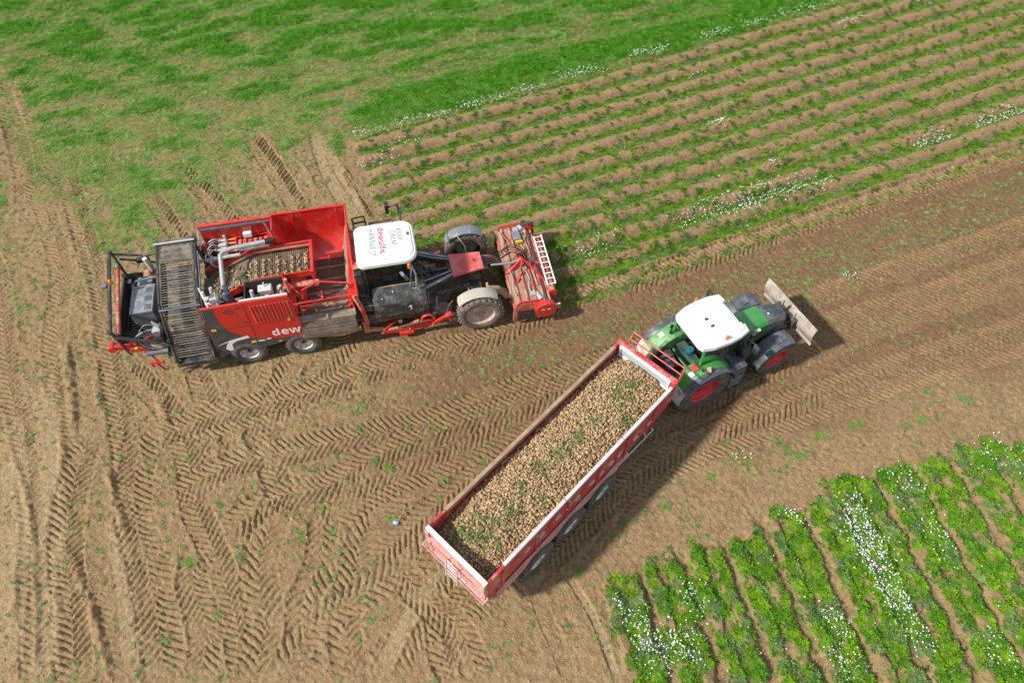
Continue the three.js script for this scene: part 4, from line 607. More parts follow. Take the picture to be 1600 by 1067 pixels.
  part(t, 'cab_back', [BB(-4.32, -4.24, 1.7, 3.7, -.84, .88, .02)], MT.black);
  for (const s of ['l', 'r']) part(t, 'side_window', skin([Q['b' + s], Q['f' + s]]), MT.glassDark);
  part(t, 'windscreen', skin([[Q.fl[0], Q.fl[1]], [[-2.2, cabB, 0], [-2.3, 3.72, 0]], [Q.fr[0], Q.fr[1]]], { crease: 1.2 }), MT.glassDark);
  const rp = []; const rx0 = -4.34, rx1 = -2.18, rz0 = -.95, rz1 = 1.02, cr = [.22, .22, .42, .42], cs = [[rx0, rz0], [rx0, rz1], [rx1, rz1], [rx1, rz0]], dirs = [[[0, 1], [1, 0]], [[1, 0], [0, -1]], [[0, -1], [-1, 0]], [[-1, 0], [0, 1]]];
  cs.forEach(([x, z], i) => { const r = cr[i], [[ax, az], [bx, bz]] = dirs[i]; for (let k = 0; k <= 5; k++) { const a = k / 5 * Math.PI / 2, u = 1 - Math.sin(a), v = 1 - Math.cos(a); rp.push([x + r * (bx * u + ax * v), z + r * (bz * u + az * v)]); } });
  const roof = part(t, 'cab_roof', [plate(rp, 'xz', 3.72, .13, .05), plate(rp.map(([x, z]) => [-3.26 + (x + 3.26) * .92, .035 + (z - .035) * .92]), 'xz', 3.86, .05, .04)], MT.whiteP, 'bright white cab roof with grey and red lettering');
  const put = (g, x, z) => { g.applyMatrix4(new THREE.Matrix4().set(0, 1, 0, x, 0, 0, 1, 3.952, 1, 0, 0, z, 0, 0, 0, 1)); return g; }; // baseline runs to the right, letters rise forward
  const y0 = .0;
  part(roof, 'roof_lettering', [put(text('KEEP', .20, font, .003), -2.78, -.22)], MT.letterGrey, 'word KEEP in grey');
  part(roof, 'roof_lettering', [put(text("CALM'", .20, font, .003), -3.02, -.06)], MT.letterGrey, 'word CALM in grey');
  part(roof, 'roof_lettering', [put(text('AND LET', .075, fontR, .003), -3.17, -.02)], MT.letterPale, 'words AND LET in pale letters');
  part(roof, 'roof_lettering', [put(text('dewulf', .24, font, .003), -3.48, -.14)], MT.letterRed, 'word dewulf in bold red');
  part(roof, 'roof_emblem', [BB(-3.46, -3.31, 3.952, 3.955, .44, .50, 0), BB(-3.36, -3.31, 3.952, 3.955, .50, .60, 0), BB(-3.50, -3.40, 3.952, 3.955, .53, .60, 0)], MT.letterRed);
  part(roof, 'roof_lettering', [put(text('HANDLE IT', .20, font, .003), -3.82, .0)], MT.letterGrey, 'words HANDLE IT in grey');
  part(roof, 'underline', [hose([[-3.92, 3.952, -.5], [-3.97, 3.952, -.1], [-3.96, 3.952, .3], [-3.9, 3.952, .62]], .006, 4)], MT.letterPale);
  part(roof, 'roof_hatch_catch', B(.09, .03, .15, -2.36, 3.955, -.2), plain([.06, .07, .12], .5));
  for (const [x, z] of [[-2.62, -1.15], [-2.5, 1.1]]) part(t, 'beacon', [C([x, 3.5, z], [x, 3.66, z], .07, 12, .06), S(x, 3.66, z, .062)], MT.orange, z < 0 ? 'orange beacon left of the cab roof' : 'orange beacon right of the cab roof');
  part(t, 'driver_seat', [B(.5, .15, .5, -3.5, 2.15, .1, { b: .05 }), B(.14, .7, .48, -3.8, 2.5, .1, { b: .05, rz: .1 })], MT.seat);
  part(t, 'steering_wheel', [new THREE.TorusGeometry(.2, .02, 8, 24).rotateX(Math.PI / 2 - .4).rotateY(Math.PI / 2).translate(-2.9, 2.5, .1), C([-2.9, 2.5, .1], [-2.65, 2.0, .1], .035)], MT.rubberHose);
  part(t, 'control_console', [B(.6, .14, .2, -3.3, 2.35, .48, { b: .03 }), B(.05, .28, .34, -2.8, 2.75, .55, { ry: .4 }), C([-3.1, 2.4, .48], [-3.08, 2.6, .48], .02)], MT.grey);
  part(t, 'mirror', [B(.14, .45, .3, -3.05, 2.95, -2.75), ...rail([[-2.6, 3.5, -.95], [-2.5, 3.4, -2.1], [-2.7, 3.15, -2.65], [-3.0, 3.0, -2.7]], .04), C([-2.55, 3.1, -2.1], [-2.6, 3.6, -2.2], .04)], MT.black, 'far mirror on a long black arm');
  part(t, 'mirror', [B(.12, .42, .26, -2.75, 2.95, 1.0, { ry: .4, rz: .4 }), ...rail([[-2.45, 3.6, .95], [-2.3, 3.1, 1.15], [-2.35, 2.4, 1.2]], .04), C([-2.4, 3.5, 1.0], [-2.6, 2.4, 1.1], .025)], MT.grey, 'near mirror on grey arms');
  part(t, 'access_platform', [...rail([[-4.5, 2.6, -1.0], [-4.5, 2.6, -2.45], [-4.0, 2.65, -2.45], [-4.0, 2.6, -1.0]], .04), C([-4.5, 2.95, -2.4], [-4.0, 3.0, -2.4], .035), C([-4.5, 2.6, -2.45], [-4.5, 2.95, -2.4], .03), C([-4.0, 2.6, -2.45], [-4.0, 3.0, -2.4], .03), BB(-4.45, -4.05, 2.5, 2.54, -2.3, -1.0)], MT.blackDusty);
  part(t, 'hand_rail', rail([[-3.85, 2.3, -1.2], [-3.82, 2.95, -2.0], [-2.9, 3.0, -2.0], [-2.85, 2.3, -1.0]], .03), MT.black);
  // black fuel tank beside the cab
  const tk = [[.78, 2.3], [.95, 2.34], [1.36, 2.16], [1.52, 2.0], [1.60, 1.42], [1.3, 1.2], [.78, 1.2]];
  const tank = part(t, 'fuel_tank', [plate(tk, 'zy', -4.1, 2.06, .02)], MT.black, 'black tank beside the cab carrying the number 1');
  part(tank, 'number_one', [text('1', .26, font, .004).translate(-2.73, 1.60, 1.606).applyMatrix4(new THREE.Matrix4())], MT.lettering);
  part(tank, 'dried_mud', [plate([[-4.0, .86], [-3.3, .84], [-2.3, .86], [-2.15, 1.02], [-2.4, 1.15], [-2.9, 1.02], [-3.4, 1.1], [-3.9, 1.0]], 'xz', 0, .006, 0).translate(0, 2.3, 0).applyMatrix4(new THREE.Matrix4().makeTranslation(0, -2.3, -.9)).applyMatrix4(new THREE.Matrix4().makeRotationX(.32)).applyMatrix4(new THREE.Matrix4().makeTranslation(0, 2.345, .93))], MT.mud);
  part(tank, 'filler_cap', [C([-3.3, 2.24, 1.15], [-3.3, 2.31, 1.17], .04), C([-3.75, 2.16, 1.35], [-3.75, 2.22, 1.37], .03)], MT.steel);
  part(tank, 'skirt', plate([[-4.5, 1.55], [-3.2, 1.3], [-2.3, 1.25], [-2.15, 1.45], [-2.1, 1.2], [-2.9, 1.05], [-4.2, .95], [-4.5, 1.0]], 'xy', 1.45, .06), MT.black);
  part(t, 'battery_box', [BB(-4.62, -4.16, 1.5, 2.05, .75, 1.35, .03), BB(-4.58, -4.2, 2.05, 2.2, .8, 1.1, .03), ...rail([[-4.7, 2.0, 1.4], [-4.1, 2.0, 1.45]], .03), C([-4.4, 2.05, 1.2], [-4.4, 2.16, 1.2], .06)], MT.blackDusty);
  part(t, 'air_duct', [BB(-4.6, -4.3, 2.2, 3.4, .7, 1.0, .05)], MT.black);
  // bunker: curved red trough whose floor runs out to the right
  const bx = [-7.4, -4.66], prof = [[-2.12, 4.02], [-2.14, 3.3], [-2.1, 2.7], [-1.95, 2.3], [-1.7, 2.08], [-1.3, 2.0]];
  part(t, 'bunker_side', [shell([bx[0], bx[1]].map(x => prof.map(([z, y]) => [x, y, z])), .05, [0, -.2, -1], { crease: 1 }), ...rail([[bx[0] - .02, 4.03, -2.14], [bx[1] + .02, 4.03, -2.14]], .05), ...[-6.7, -5.0].map(x => beam([x, 3.9, -2.1], [x, 3.0, -2.1], .06, .08))], MT.red);
  part(t, 'bunker_back_wall', [shell([[-7.42, 4.02], [-7.1, 3.0], [-6.62, 2.0]].map(([x, y]) => [[x, y, -2.12], [x, y, -1.34], [x, Math.min(y, 2.62), -1.33], [x, Math.min(y, 2.6), .4], [x, Math.min(y, 2.5), 1.15]]), .05, [-1, 0, 0])], MT.red);
  part(t, 'bunker_front_wall', [shell([[-4.62, 1], [-4.82, .45], [-5.08, 0]].map(([x, q]) => [[x, lerp(2, 4.03, q), -2.12], [x, lerp(2, 3.95, q), -.6], [x, lerp(2, 3.7, q), .3], [x, lerp(2, 3.15, q), .85], [x, lerp(2, 2.6, q), 1.35]]), .06, [1, 0, 0]), ...rail([[-4.6, 4.03, -2.14], [-4.6, 3.95, -.6], [-4.6, 3.7, .3], [-4.6, 3.2, .85], [-4.62, 2.65, 1.35]], .045)], MT.red);
  part(t, 'front_wall_soil', [shell([[-4.72, 3.3, .1], [-4.80, 3.0, .0], [-4.93, 2.5, .1], [-5.06, 2.03, -.05]].map(([x, y, q]) => Array.from({ length: 12 }, (_, i) => { const z = -1.8 + q + i * .215; return [x - .02 * Math.abs(N(z * 3, y * 2)), Math.min(y, 3.3 - .09 * i) + .14 * N(z * 2.3 + 4, y), z]; })), .02, [-1, 0, 0])], MT.mud, 'dried soil caked on the bunker front wall');
  part(t, 'red_deck', [plate([[-4.6, -1.25], [-4.3, -1.2], [-4.28, .75], [-4.6, .8]], 'xz', 3.45, .05)], MT.redDusty);
  part(t, 'bunker_floor', BB(-6.9, -4.95, 1.88, 1.94, -1.8, 1.4, 0), MT.floorBar);
  for (let i = 0; i < 30; i++) { const z = -1.72 + i * .105; part(t, 'floor_slat', BB(-6.9, -4.98, 1.94, 1.965 + (i % 6 === 2 ? .03 : 0), z - .045, z + .045, 0), i % 6 === 2 ? MT.mud : MT.floorBar); }
  for (let i = 0; i < 5; i++) part(t, 'discharge_roller_bar', [C([-7.05, 1.98 - i * .02, 1.42 + i * .055], [-4.88, 1.98 - i * .02, 1.42 + i * .055], .028, 8)], i % 2 ? MT.bar : MT.mud);
  for (const x of [-7.08, -5.9, -4.85]) part(t, 'roller_hub', C([x - .03, 1.94, 1.53], [x + .03, 1.94, 1.53], .15, 14), MT.bar);
  const lip = part(t, 'discharge_lip', [plate([[1.62, 1.86], [1.7, 1.86], [1.92, 1.30], [1.84, 1.30]], 'zy', -6.95, 2.08, .004)], MT.floorBar); for (let i = 0; i < 3; i++) part(lip, 'lip_rib', beam([-6.9, 1.72 - i * .15, 1.766 + i * .06], [-4.92, 1.72 - i * .15, 1.766 + i * .06], .02, .03), MT.chain);
  part(t, 'mud_tray', [plate([[-7.0, 1.2], [-5.5, .95], [-4.75, 1.15], [-4.75, 1.35], [-7.0, 1.32]], 'xy', 1.82, .05)], MT.mud);
  for (let i = 0; i < 14; i++) part(t, 'bunker_grip', [B(.1 + .1 * rnd(), .05, .08, -6.6 + 1.7 * rnd(), 2.0, .6 + .7 * rnd(), { ry: rnd() * 3 })], MT.mud);
  part(t, 'guard_rail', [...rail([[-6.62, 2.5, 1.0], [-6.6, 3.0, .98], [-6.0, 3.06, .72], [-4.95, 3.02, .95], [-4.8, 2.7, 1.0]], .035)], MT.red);
  part(t, 'guard_rail', [...rail([[-7.02, 2.0, 1.4], [-7.0, 2.65, 1.3], [-4.9, 2.65, 1.26], [-4.85, 2.0, 1.4]], .035), ...rail([[-6.8, 2.1, 1.42], [-6.8, 2.44, 1.3], [-4.98, 2.44, 1.22]], .028), C([-5.9, 2.65, 1.28], [-5.9, 2.95, 1.1], .03), S(-5.9, 2.75, 1.25, .07)], MT.red);
  part(t, 'front_bracket', [beam([-4.75, 2.6, 1.3], [-4.55, 1.9, 1.55], .14, .16), beam([-4.55, 1.9, 1.55], [-4.5, 1.2, 1.65], .14, .12), BB(-4.7, -4.45, .6, 1.3, 1.5, 1.68, .02), beam([-4.45, .7, 1.6], [-3.9, .6, 1.62], .12, .12)], MT.redDusty);
  // central picking conveyor with red cheeks
  const cheekL = [[-10.4, 2.35], [-9.6, 2.72], [-8.45, 3.2], [-6.2, 3.25], [-6.15, 3.0], [-8.4, 2.95], [-9.6, 2.42], [-10.4, 2.05]];
  for (const [z, sk] of [[-1.28, 0], [.26, 1]]) part(t, 'conveyor_cheek', [plate(sk ? cheekL.filter((_, i) => i > 0 && i < 7).map(([x, y]) => [x + (x < -9 ? .2 : .12), y]) : cheekL, 'xy', z - .025, .05)], MT.red);
  part(t, 'conveyor_end', [BB(-6.2, -6.08, 2.85, 3.27, -1.3, .36, .015), ...rail([[-6.1, 3.05, -.45], [-5.5, 3.05, -.42]], .025), BB(-5.53, -5.47, 3.0, 3.1, -.5, -.34)], MT.red);
  part(t, 'conveyor_side_trough', [BB(-7.6, -6.0, 2.6, 2.75, .3, .55, .01)], MT.redDusty);
  part(t, 'inner_strip', [BB(-8.4, -6.2, 3.05, 3.12, -1.24, -1.16), BB(-8.4, -6.2, 3.05, 3.12, .16, .22), beam([-8.42, 3.05, -1.2], [-10.3, 2.15, -1.2], .06, .07)], MT.mud);
  part(t, 'conveyor_belt', [BB(-8.4, -6.2, 2.86, 2.89, -1.22, .22, 0), beam([-8.4, 2.87, -.5], [-10.6, 1.98, -.5], 1.5, .03)], MT.chain);
  for (let i = 0; i < 30; i++) part(t, 'belt_rod', C([-6.25 - i * .073, 2.905, -1.22], [-6.25 - i * .073, 2.905, .22], .012, 5), MT.mud);
  for (let i = 0; i < 26; i++) { const q = i / 26; part(t, 'belt_rod', C([-8.45 - q * 2.1, 2.88 - q * .87, -1.25], [-8.45 - q * 2.1, 2.88 - q * .87, .25], .012, 5), MT.mud); }
  part(t, 'red_upright', [beam([-7.3, 2.2, .45], [-7.2, 3.45, .36], .08, .1), beam([-7.2, 3.0, .45], [-6.66, 2.62, 1.0], .07, .09), beam([-6.66, 2.62, 1.0], [-6.7, 2.0, 1.1], .08, .08), beam([-7.0, 1.4, 1.2], [-6.95, 2.5, 1.25], .08, .08)], MT.red); part(t, 'red_gusset', [plate([[-7.25, 2.3], [-6.7, 2.3], [-6.7, 2.6], [-7.2, 2.95]], 'xy', .42, .03)], MT.red);
  part(t, 'trough_lip', [beam([-10.3, 2.5, -1.15], [-9.3, 3.0, -1.5], .06, .25)], MT.red);
  // left bay: engine room with hydraulic blocks
  part(t, 'left_wall', [BB(-10.2, -7.45, 1.4, 4.0, -2.1, -2.04, .01), BB(-10.22, -7.43, 3.98, 4.06, -2.14, -2.0, .012), ...[-9.5, -8.8, -8.1].map(x => BB(x - .03, x + .03, 2.5, 3.95, -2.04, -1.98))], MT.red); part(t, 'wall_rail', [BB(-10.15, -7.5, 3.88, 3.96, -2.02, -1.92)], MT.slate);
  part(t, 'wall_strut', [...rail([[-10.2, 3.95, -1.95], [-10.3, 3.3, -1.55]], .03)], MT.pipeGrey); part(t, 'wall_strut', rail([[-7.75, 3.95, -1.95], [-7.45, 3.4, -1.4]], .035), MT.slate);
  part(t, 'bay_floor', [BB(-10.3, -7.4, 2.0, 2.06, -2.04, -1.3, 0), BB(-10.3, -6.95, 1.5, 1.56, -.9, 1.7, 0)], MT.pit);
  part(t, 'engine_block', [BB(-9.0, -7.75, 2.4, 3.0, -2.0, -1.5, .04)], MT.redDusty);
  for (let i = 0; i < 6; i++) part(t, 'cylinder_cover', [B(.17, .2, .26, -8.86 + i * .2, 3.1, -1.82, { b: .05 })], MT.redDusty);
  part(t, 'cover_rail', rail([[-8.98, 3.2, -1.62], [-8.98, 3.25, -2.0], [-7.75, 3.25, -2.0], [-7.72, 3.1, -1.66]], .025), MT.red); part(t, 'rocker_panel', B(1.25, .06, .16, -8.3, 3.05, -1.5, { rx: .4 }), MT.slate);
  part(t, 'control_box', [B(.32, .2, .2, -8.5, 3.4, -1.95)], MT.whiteP); part(t, 'red_panel', [BB(-7.75, -7.5, 2.6, 3.45, -1.95, -1.4, .01)], MT.red);
  for (let i = 0; i < 4; i++) part(t, 'orange_pipe', C([-9.3, 3.2 - i * .05, -1.98 + i * .16], [-8.98, 3.2 - i * .05, -1.98 + i * .16], .055, 10), MT.orangePipe);
  part(t, 'valve_manifold', [B(.24, .3, .75, -9.45, 3.05, -1.72), ...Array.from({ length: 6 }, (_, i) => B(.3, .1, .08, -9.5, 3.22 + (i % 2) * .05, -2.0 + i * .12)), B(.1, .35, .1, -9.4, 3.3, -2.0)], MT.alu);
  for (let i = 0; i < 11; i++) { const z = -2.0 + i * .07; const j = rnd(), k = rnd(); part(t, 'grey_hose', hose([[-9.55, 3.15 + .1 * k, z], [-9.72 - .2 * j, 3.25 + .25 * k, z + .1 * (k - .3)], [-9.95 - .25 * k, 3.1 + .15 * j, z + .3 * j], [-10.05 + .35 * j, 2.75, z + .25 + .2 * k], [-9.8 + .3 * k, 2.4, z + .2]], .017, 6), [MT.pipeGrey, MT.rubberHose, MT.alu][i % 3]); }
  part(t, 'bay_frame', [...rail([[-10.3, 2.7, -1.9], [-9.2, 2.6, -1.35]], .03), ...rail([[-10.3, 2.5, -1.4], [-9.4, 2.7, -1.8]], .03), beam([-10.35, 2.4, -2.0], [-10.35, 2.4, -1.0], .1, .3)], MT.blackDusty);
  part(t, 'fire_extinguisher', [C([-10.2, 2.95, -1.75], [-10.15, 3.35, -1.7], .1, 14), S(-10.15, 3.36, -1.7, .09)], MT.redDusty);
  const pipe = part(t, 'intake_pipe', [...rail([[-7.75, 3.55, -1.26], [-9.0, 3.6, -1.12], [-9.35, 3.6, -1.0]], .085, 14), ...rail([[-9.35, 3.6, -1.0], [-9.46, 3.58, -.85], [-9.4, 3.3, .55]], .08, 14)], MT.pipeGrey, 'pale grey bent intake pipe'); part(pipe, 'pipe_collar', [C([-7.8, 3.55, -1.26], [-7.5, 3.52, -1.3], .12, 14)], MT.rubberHose); part(pipe, 'filter_canister', [C([-9.40, 3.34, .45], [-9.36, 3.1, .78], .14, 16), C([-9.36, 3.2, .7], [-9.3, 2.5, .95], .18, 16)], MT.slate);
  part(t, 'second_pipe', [...rail([[-10.45, 3.0, -1.25], [-8.9, 3.05, -1.25]], .075, 14)], MT.pipeGrey);
  // right bay behind the big side panel
  part(t, 'side_panel', [plate([[-10.08, 3.68], [-6.98, 3.74], [-6.9, 1.25], [-7.6, 1.15], [-8.2, 1.0], [-8.55, .95], [-9.85, .95], [-10.28, .66], [-10.28, 1.3]], 'xy', 1.68, .07, .012)], MT.redClean, 'large red side panel with black swoosh corner');
  const side = t.children[t.children.length - 1];
  const curve = [[-9.67, 3.56], [-9.71, 3.14], [-9.67, 2.64], [-9.53, 2.23], [-9.3, 1.95], [-9.04, 1.74], [-8.67, 1.54], [-8.1, 1.36], [-6.93, 1.27]];
  part(side, 'black_area', [plate([[-10.06, 3.67], [-9.66, 3.68], ...curve, [-6.9, 1.22], [-7.6, 1.12], [-8.2, .98], [-8.55, .93], [-9.85, .93], [-10.28, .64], [-10.28, 1.3]], 'xy', 1.764, .006, 0)], MT.slateClean);
  part(side, 'white_swoosh', [plate([[-10.19, 1.43], [-9.9, 1.57], [-9.56, 1.69], [-8.96, 1.80], [-8.91, 1.66], [-9.42, 1.58], [-9.64, 1.44], [-9.68, 1.22], [-9.57, 1.10], [-9.79, .98], [-9.95, 1.19], [-9.83, 1.45], [-9.7, 1.6], [-9.95, 1.52]], 'xy', 1.772, .004, 0)], MT.lettering);
  part(side, 'lettering', [text('dew', .40, font, .004).translate(-7.52, 1.52, 1.762)], MT.lettering, 'white letters dew');
  part(side, 'small_lettering', [BB(-8.67, -8.42, 1.33, 1.40, 1.772, 1.776, 0), BB(-8.35, -8.18, 1.37, 1.44, 1.772, 1.776, 0)], MT.lettering);
  part(side, 'panel_seam', [plate([[-8.60, 3.66], [-8.58, 3.66], [-8.70, 1.38], [-8.72, 1.38]], 'xy', 1.764, .003, 0)], plain([.16, .01, .01], .6)); part(side, 'panel_seam', BB(-9.6, -8.68, 2.38, 2.395, 1.764, 1.768, 0), plain([.16, .01, .01], .6));
  part(side, 'round_grille', C([-9.2, 3.36, 1.75], [-9.2, 3.36, 1.772], .17, 20), plain([.30, .03, .03], .8)); part(side, 'panel_catch', BB(-8.98, -8.78, 3.48, 3.55, 1.755, 1.775, .004), MT.black); part(side, 'panel_catch', BB(-8.88, -8.76, 2.6, 2.68, 1.755, 1.775, .004), MT.black);
  for (const [x, y] of [[-10.0, 2.42], [-8.84, 1.36]]) part(side, 'yellow_marker', BB(x - .09, x + .09, y - .05, y + .05, 1.77, 1.785, .004), MT.yellow);
  part(side, 'side_light', BB(-7.95, -7.83, 1.12, 1.18, 1.765, 1.79, .004), MT.orange);
  for (let i = 0; i < 11; i++) { const x = -8.47 + i * .132; part(side, 'vent_slat', [plate([[x, 1.75], [x + .09, 1.80], [x + .128, 1.75]], 'xz', 0, .98, 0).translate(0, 2.49, 0)], MT.redSoft); }
  part(t, 'panel_cap', [BB(-8.7, -6.98, 3.74, 3.78, 1.63, 1.72, .01)], MT.alu);
  part(t, 'engine_bay_wall', [BB(-8.7, -7.1, 1.6, 3.2, .30, .36, .01), BB(-8.75, -8.7, 1.6, 3.0, .3, 1.6, .01)], MT.pit);
  const eng = part(t, 'engine_unit', [B(.5, .24, .34, -7.9, 3.22, .85, { b: .03 }), B(.46, .3, .3, -7.9, 2.95, .9), C([-7.9, 3.34, .8], [-7.9, 3.5, .75], .03)], MT.alu, 'pale grey unit in the right bay'); for (const [x, z] of [[-8.05, 1.02], [-7.75, 1.02]]) part(eng, 'port', [C([x, 3.1, z], [x, 3.1, z + .1], .07, 12), C([x, 2.92, z + .04], [x, 2.92, z + .12], .06, 12)], MT.blackDusty);
  part(t, 'bay_pipe', [C([-8.35, 2.8, 1.2], [-8.35, 3.45, 1.0], .07, 12)], MT.alu); part(t, 'bay_pipe', [C([-7.3, 2.8, 1.1], [-7.3, 3.4, 1.0], .09, 12), S(-7.3, 3.42, 1.0, .09)], MT.cream); part(t, 'bay_pipe', [C([-7.1, 2.8, .8], [-7.1, 3.5, .75], .07, 12)], MT.redDusty);
  part(t, 'coolant_tank', [B(.5, .3, .4, -9.85, 3.1, .95, { b: .08 }), C([-10.05, 3.25, .9], [-10.05, 3.6, .85], .05, 10), C([-9.8, 3.3, .8], [-9.75, 3.65, .75], .06, 10), C([-9.95, 3.35, 1.1], [-9.95, 3.5, 1.1], .09, 12), C([-9.65, 3.1, 1.15], [-9.62, 3.6, .95], .03, 8)], MT.alu); part(t, 'bay_machinery', [B(.4, .4, .3, -9.5, 2.6, 1.3), B(.5, .3, .4, -8.9, 2.4, 1.3), C([-9.9, 2.9, 1.4], [-9.2, 2.8, 1.45], .06), C([-10.1, 2.7, .6], [-9.3, 2.6, .7], .05)], MT.blackDusty);
  part(t, 'bay_strut', rail([[-10.25, 3.45, .5], [-9.95, 3.1, 1.3]], .04), MT.cream); part(t, 'bay_strut', rail([[-7.35, 3.75, 1.6], [-7.2, 3.4, .9]], .035), MT.slate);
  part(t, 'bay_soil', [plate([[-9.2, .5], [-8.1, .45], [-8.0, .9], [-8.9, 1.2]], 'xz', 2.5, .05, .02)], MT.mud);
  part(t, 'pipe_jumble', Array.from({ length: 8 }, (_, i) => hose([[-6.9 + .05 * i, 2.6, .9 + .05 * i], [-6.95 + .06 * (i % 3), 2.2, 1.2], [-7.0, 1.6, 1.5 + .04 * i], [-6.8, 1.2, 1.55]], .025, 5)), MT.rubberHose).userData.kind = 'stuff';
  part(t, 'red_cylinder', [C([-7.25, 2.35, 1.72], [-7.2, 2.75, 1.66], .09, 12)], MT.redDusty);
  // cross web: bars on two chains climbing from the right hand side
  const web = [[-2.0, 3.62], [-1.2, 3.46], [.62, 2.95], [.95, 2.62], [1.92, 1.05]], wl = []; let acc = 0; for (let i = 0; i < web.length; i++) { if (i) acc += Math.hypot(web[i][0] - web[i - 1][0], web[i][1] - web[i - 1][1]); wl.push(acc); }
  const webAt = s => { let i = 1; while (i < web.length - 1 && wl[i] < s) i++; const q = clamp((s - wl[i - 1]) / (wl[i] - wl[i - 1])); return [lerp(web[i - 1][0], web[i][0], q), lerp(web[i - 1][1], web[i][1], q)]; };
  for (const x of [-11.82, -10.42]) part(t, 'web_side_frame', web.slice(1).map((p, i) => beam([x, web[i][1], web[i][0]], [x, p[1], p[0]], .07, .22)), MT.black), part(t, 'web_chain', web.slice(1).map((p, i) => beam([x + (x < -11 ? .09 : -.09), web[i][1] + .06, web[i][0]], [x + (x < -11 ? .09 : -.09), p[1] + .06, p[0]], .06, .06)), MT.blackDusty);
  for (let i = 0; i < 38; i++) { const [z, y] = webAt(1.15 + i * (acc - 1.2) / 38); part(t, 'web_bar', C([-11.72, y + .06, z], [-10.52, y + .06, z], .015, 6), i % 3 ? MT.bar : MT.chain); }
  part(t, 'web_mesh_belt', [beam([-11.12, 3.66, -1.98], [-11.12, 3.47, -.95], 1.2, .05)], MT.chain, 'closed rubber belt at the top of the web');
  for (let i = 0; i < 9; i++) part(t, 'belt_rib', C([-11.7, 3.672 - i * .0212, -1.9 + i * .115], [-10.54, 3.672 - i * .0212, -1.9 + i * .115], .012, 5), i % 2 ? MT.bar : MT.chain);
  part(t, 'web_under_belt', web.slice(2).map((p, i) => beam([-11.12, web[i + 1][1] - .62, web[i + 1][0] - .15], [-11.12, p[1] - .62, p[0] - .15], 1.25, .03)), MT.chain); for (let i = 0; i < 20; i++) { const [z, y] = webAt(1.2 + i * (acc - 1.3) / 20); part(t, 'lower_web_bar', C([-11.7, y - .2, z + .03], [-10.54, y - .2, z + .03], .016, 5), MT.chain); };
  part(t, 'web_cross_tube', C([-11.9, 3.76, -1.72], [-10.4, 3.76, -1.72], .045, 10), MT.pipeGrey); part(t, 'web_cross_tube', C([-11.85, 2.92, .86], [-10.35, 2.92, .86], .05, 10), MT.slate);
  part(t, 'web_foot', [BB(-11.85, -10.3, .78, 1.0, 1.86, 2.0, .02), BB(-11.7, -10.4, .98, 1.05, 1.7, 1.9)], MT.black); part(t, 'foot_reflector', BB(-11.88, -11.84, 1.05, 1.2, 1.75, 1.85, 0), MT.yellow);
  part(t, 'web_brace', rail([[-10.35, 3.0, .4], [-10.3, 3.2, 0], [-10.3, 3.6, -1.2]], .03), MT.slate);
  // rear intake: dark trough, grey cabinet, roller and bar
  part(t, 'rear_trough', [BB(-13.75, -12.2, 1.3, 1.36, -1.95, 1.0, 0), BB(-12.3, -12.2, 1.3, 2.0, -1.95, 1.0, 0), BB(-13.8, -13.72, 1.3, 2.0, -1.95, 1.0, 0), BB(-13.8, -12.2, 1.3, 2.1, -2.02, -1.95, 0)], MT.pit);
  for (let i = 0; i < 22; i++) part(t, 'trough_rod', C([-13.7, 1.38, -1.9 + i * .13], [-12.3, 1.38, -1.9 + i * .13], .014, 5), MT.chain);
  const cab = part(t, 'rear_cabinet', [plate([[-13.02, 2.62], [-12.22, 2.62], [-12.22, 1.5], [-12.7, 1.5], [-13.02, 2.0]], 'xy', -.74, 1.3, .02)], MT.slate, 'grey blue cabinet behind the web'); part(cab, 'cabinet_lid', BB(-13.04, -12.2, 2.64, 2.68, -.76, .58, .01), MT.grey);
  for (let i = 0; i < 3; i++) part(cab, 'lid_hatch', BB(-12.52, -12.28, 2.681, 2.69, -.62 + i * .42, -.38 + i * .42, 0), MT.slate);
  part(t, 'perforated_plate', BB(-12.95, -12.4, 2.45, 2.5, -1.35, -.82, .005), MT.grey); part(t, 'cabinet_rail', rail([[-13.05, 2.6, -.85], [-12.9, 2.75, -.95], [-12.0, 2.85, -.95]], .05), MT.slate);
  part(t, 'rear_bar', [beam([-13.66, 3.5, -2.05], [-13.45, 3.0, 1.66], .08, .12), beam([-13.72, 3.38, -1.6], [-13.55, 3.05, .9], .05, .06)], MT.black); part(t, 'rear_post', [beam([-13.6, 1.2, -1.95], [-13.64, 3.45, -1.98], .08, .1), beam([-13.5, 1.2, 1.3], [-13.46, 3.0, 1.55], .08, .1), beam([-13.65, 1.3, -1.9], [-13.55, 1.3, 1.3], .1, .12)], MT.black); part(t, 'rear_beacon', [C([-13.5, 3.3, -.5], [-13.5, 3.45, -.5], .07, 12), S(-13.5, 3.46, -.5, .065)], MT.orange); part(t, 'rear_camera', B(.18, .12, .14, -13.75, 3.3, -.4), MT.grey);
  part(t, 'rear_roller', [C([-13.72, 2.6, -1.95], [-13.46, 2.4, 1.2], .065, 12)], MT.redDusty); part(t, 'roller_cap', [C([-13.73, 2.62, -2.02], [-13.72, 2.6, -1.9], .11, 12)], MT.grey);
  part(t, 'rear_arm', [...rail([[-13.6, 3.3, -2.0], [-12.6, 3.0, -2.0], [-11.9, 3.1, -1.95]], .05), ...rail([[-13.5, 3.0, -2.0], [-12.5, 2.6, -2.0], [-11.9, 2.5, -1.9]], .045), B(.5, .2, .14, -12.7, 2.8, -1.98, { rz: .1 })], MT.black, 'black folding arms on the far side');
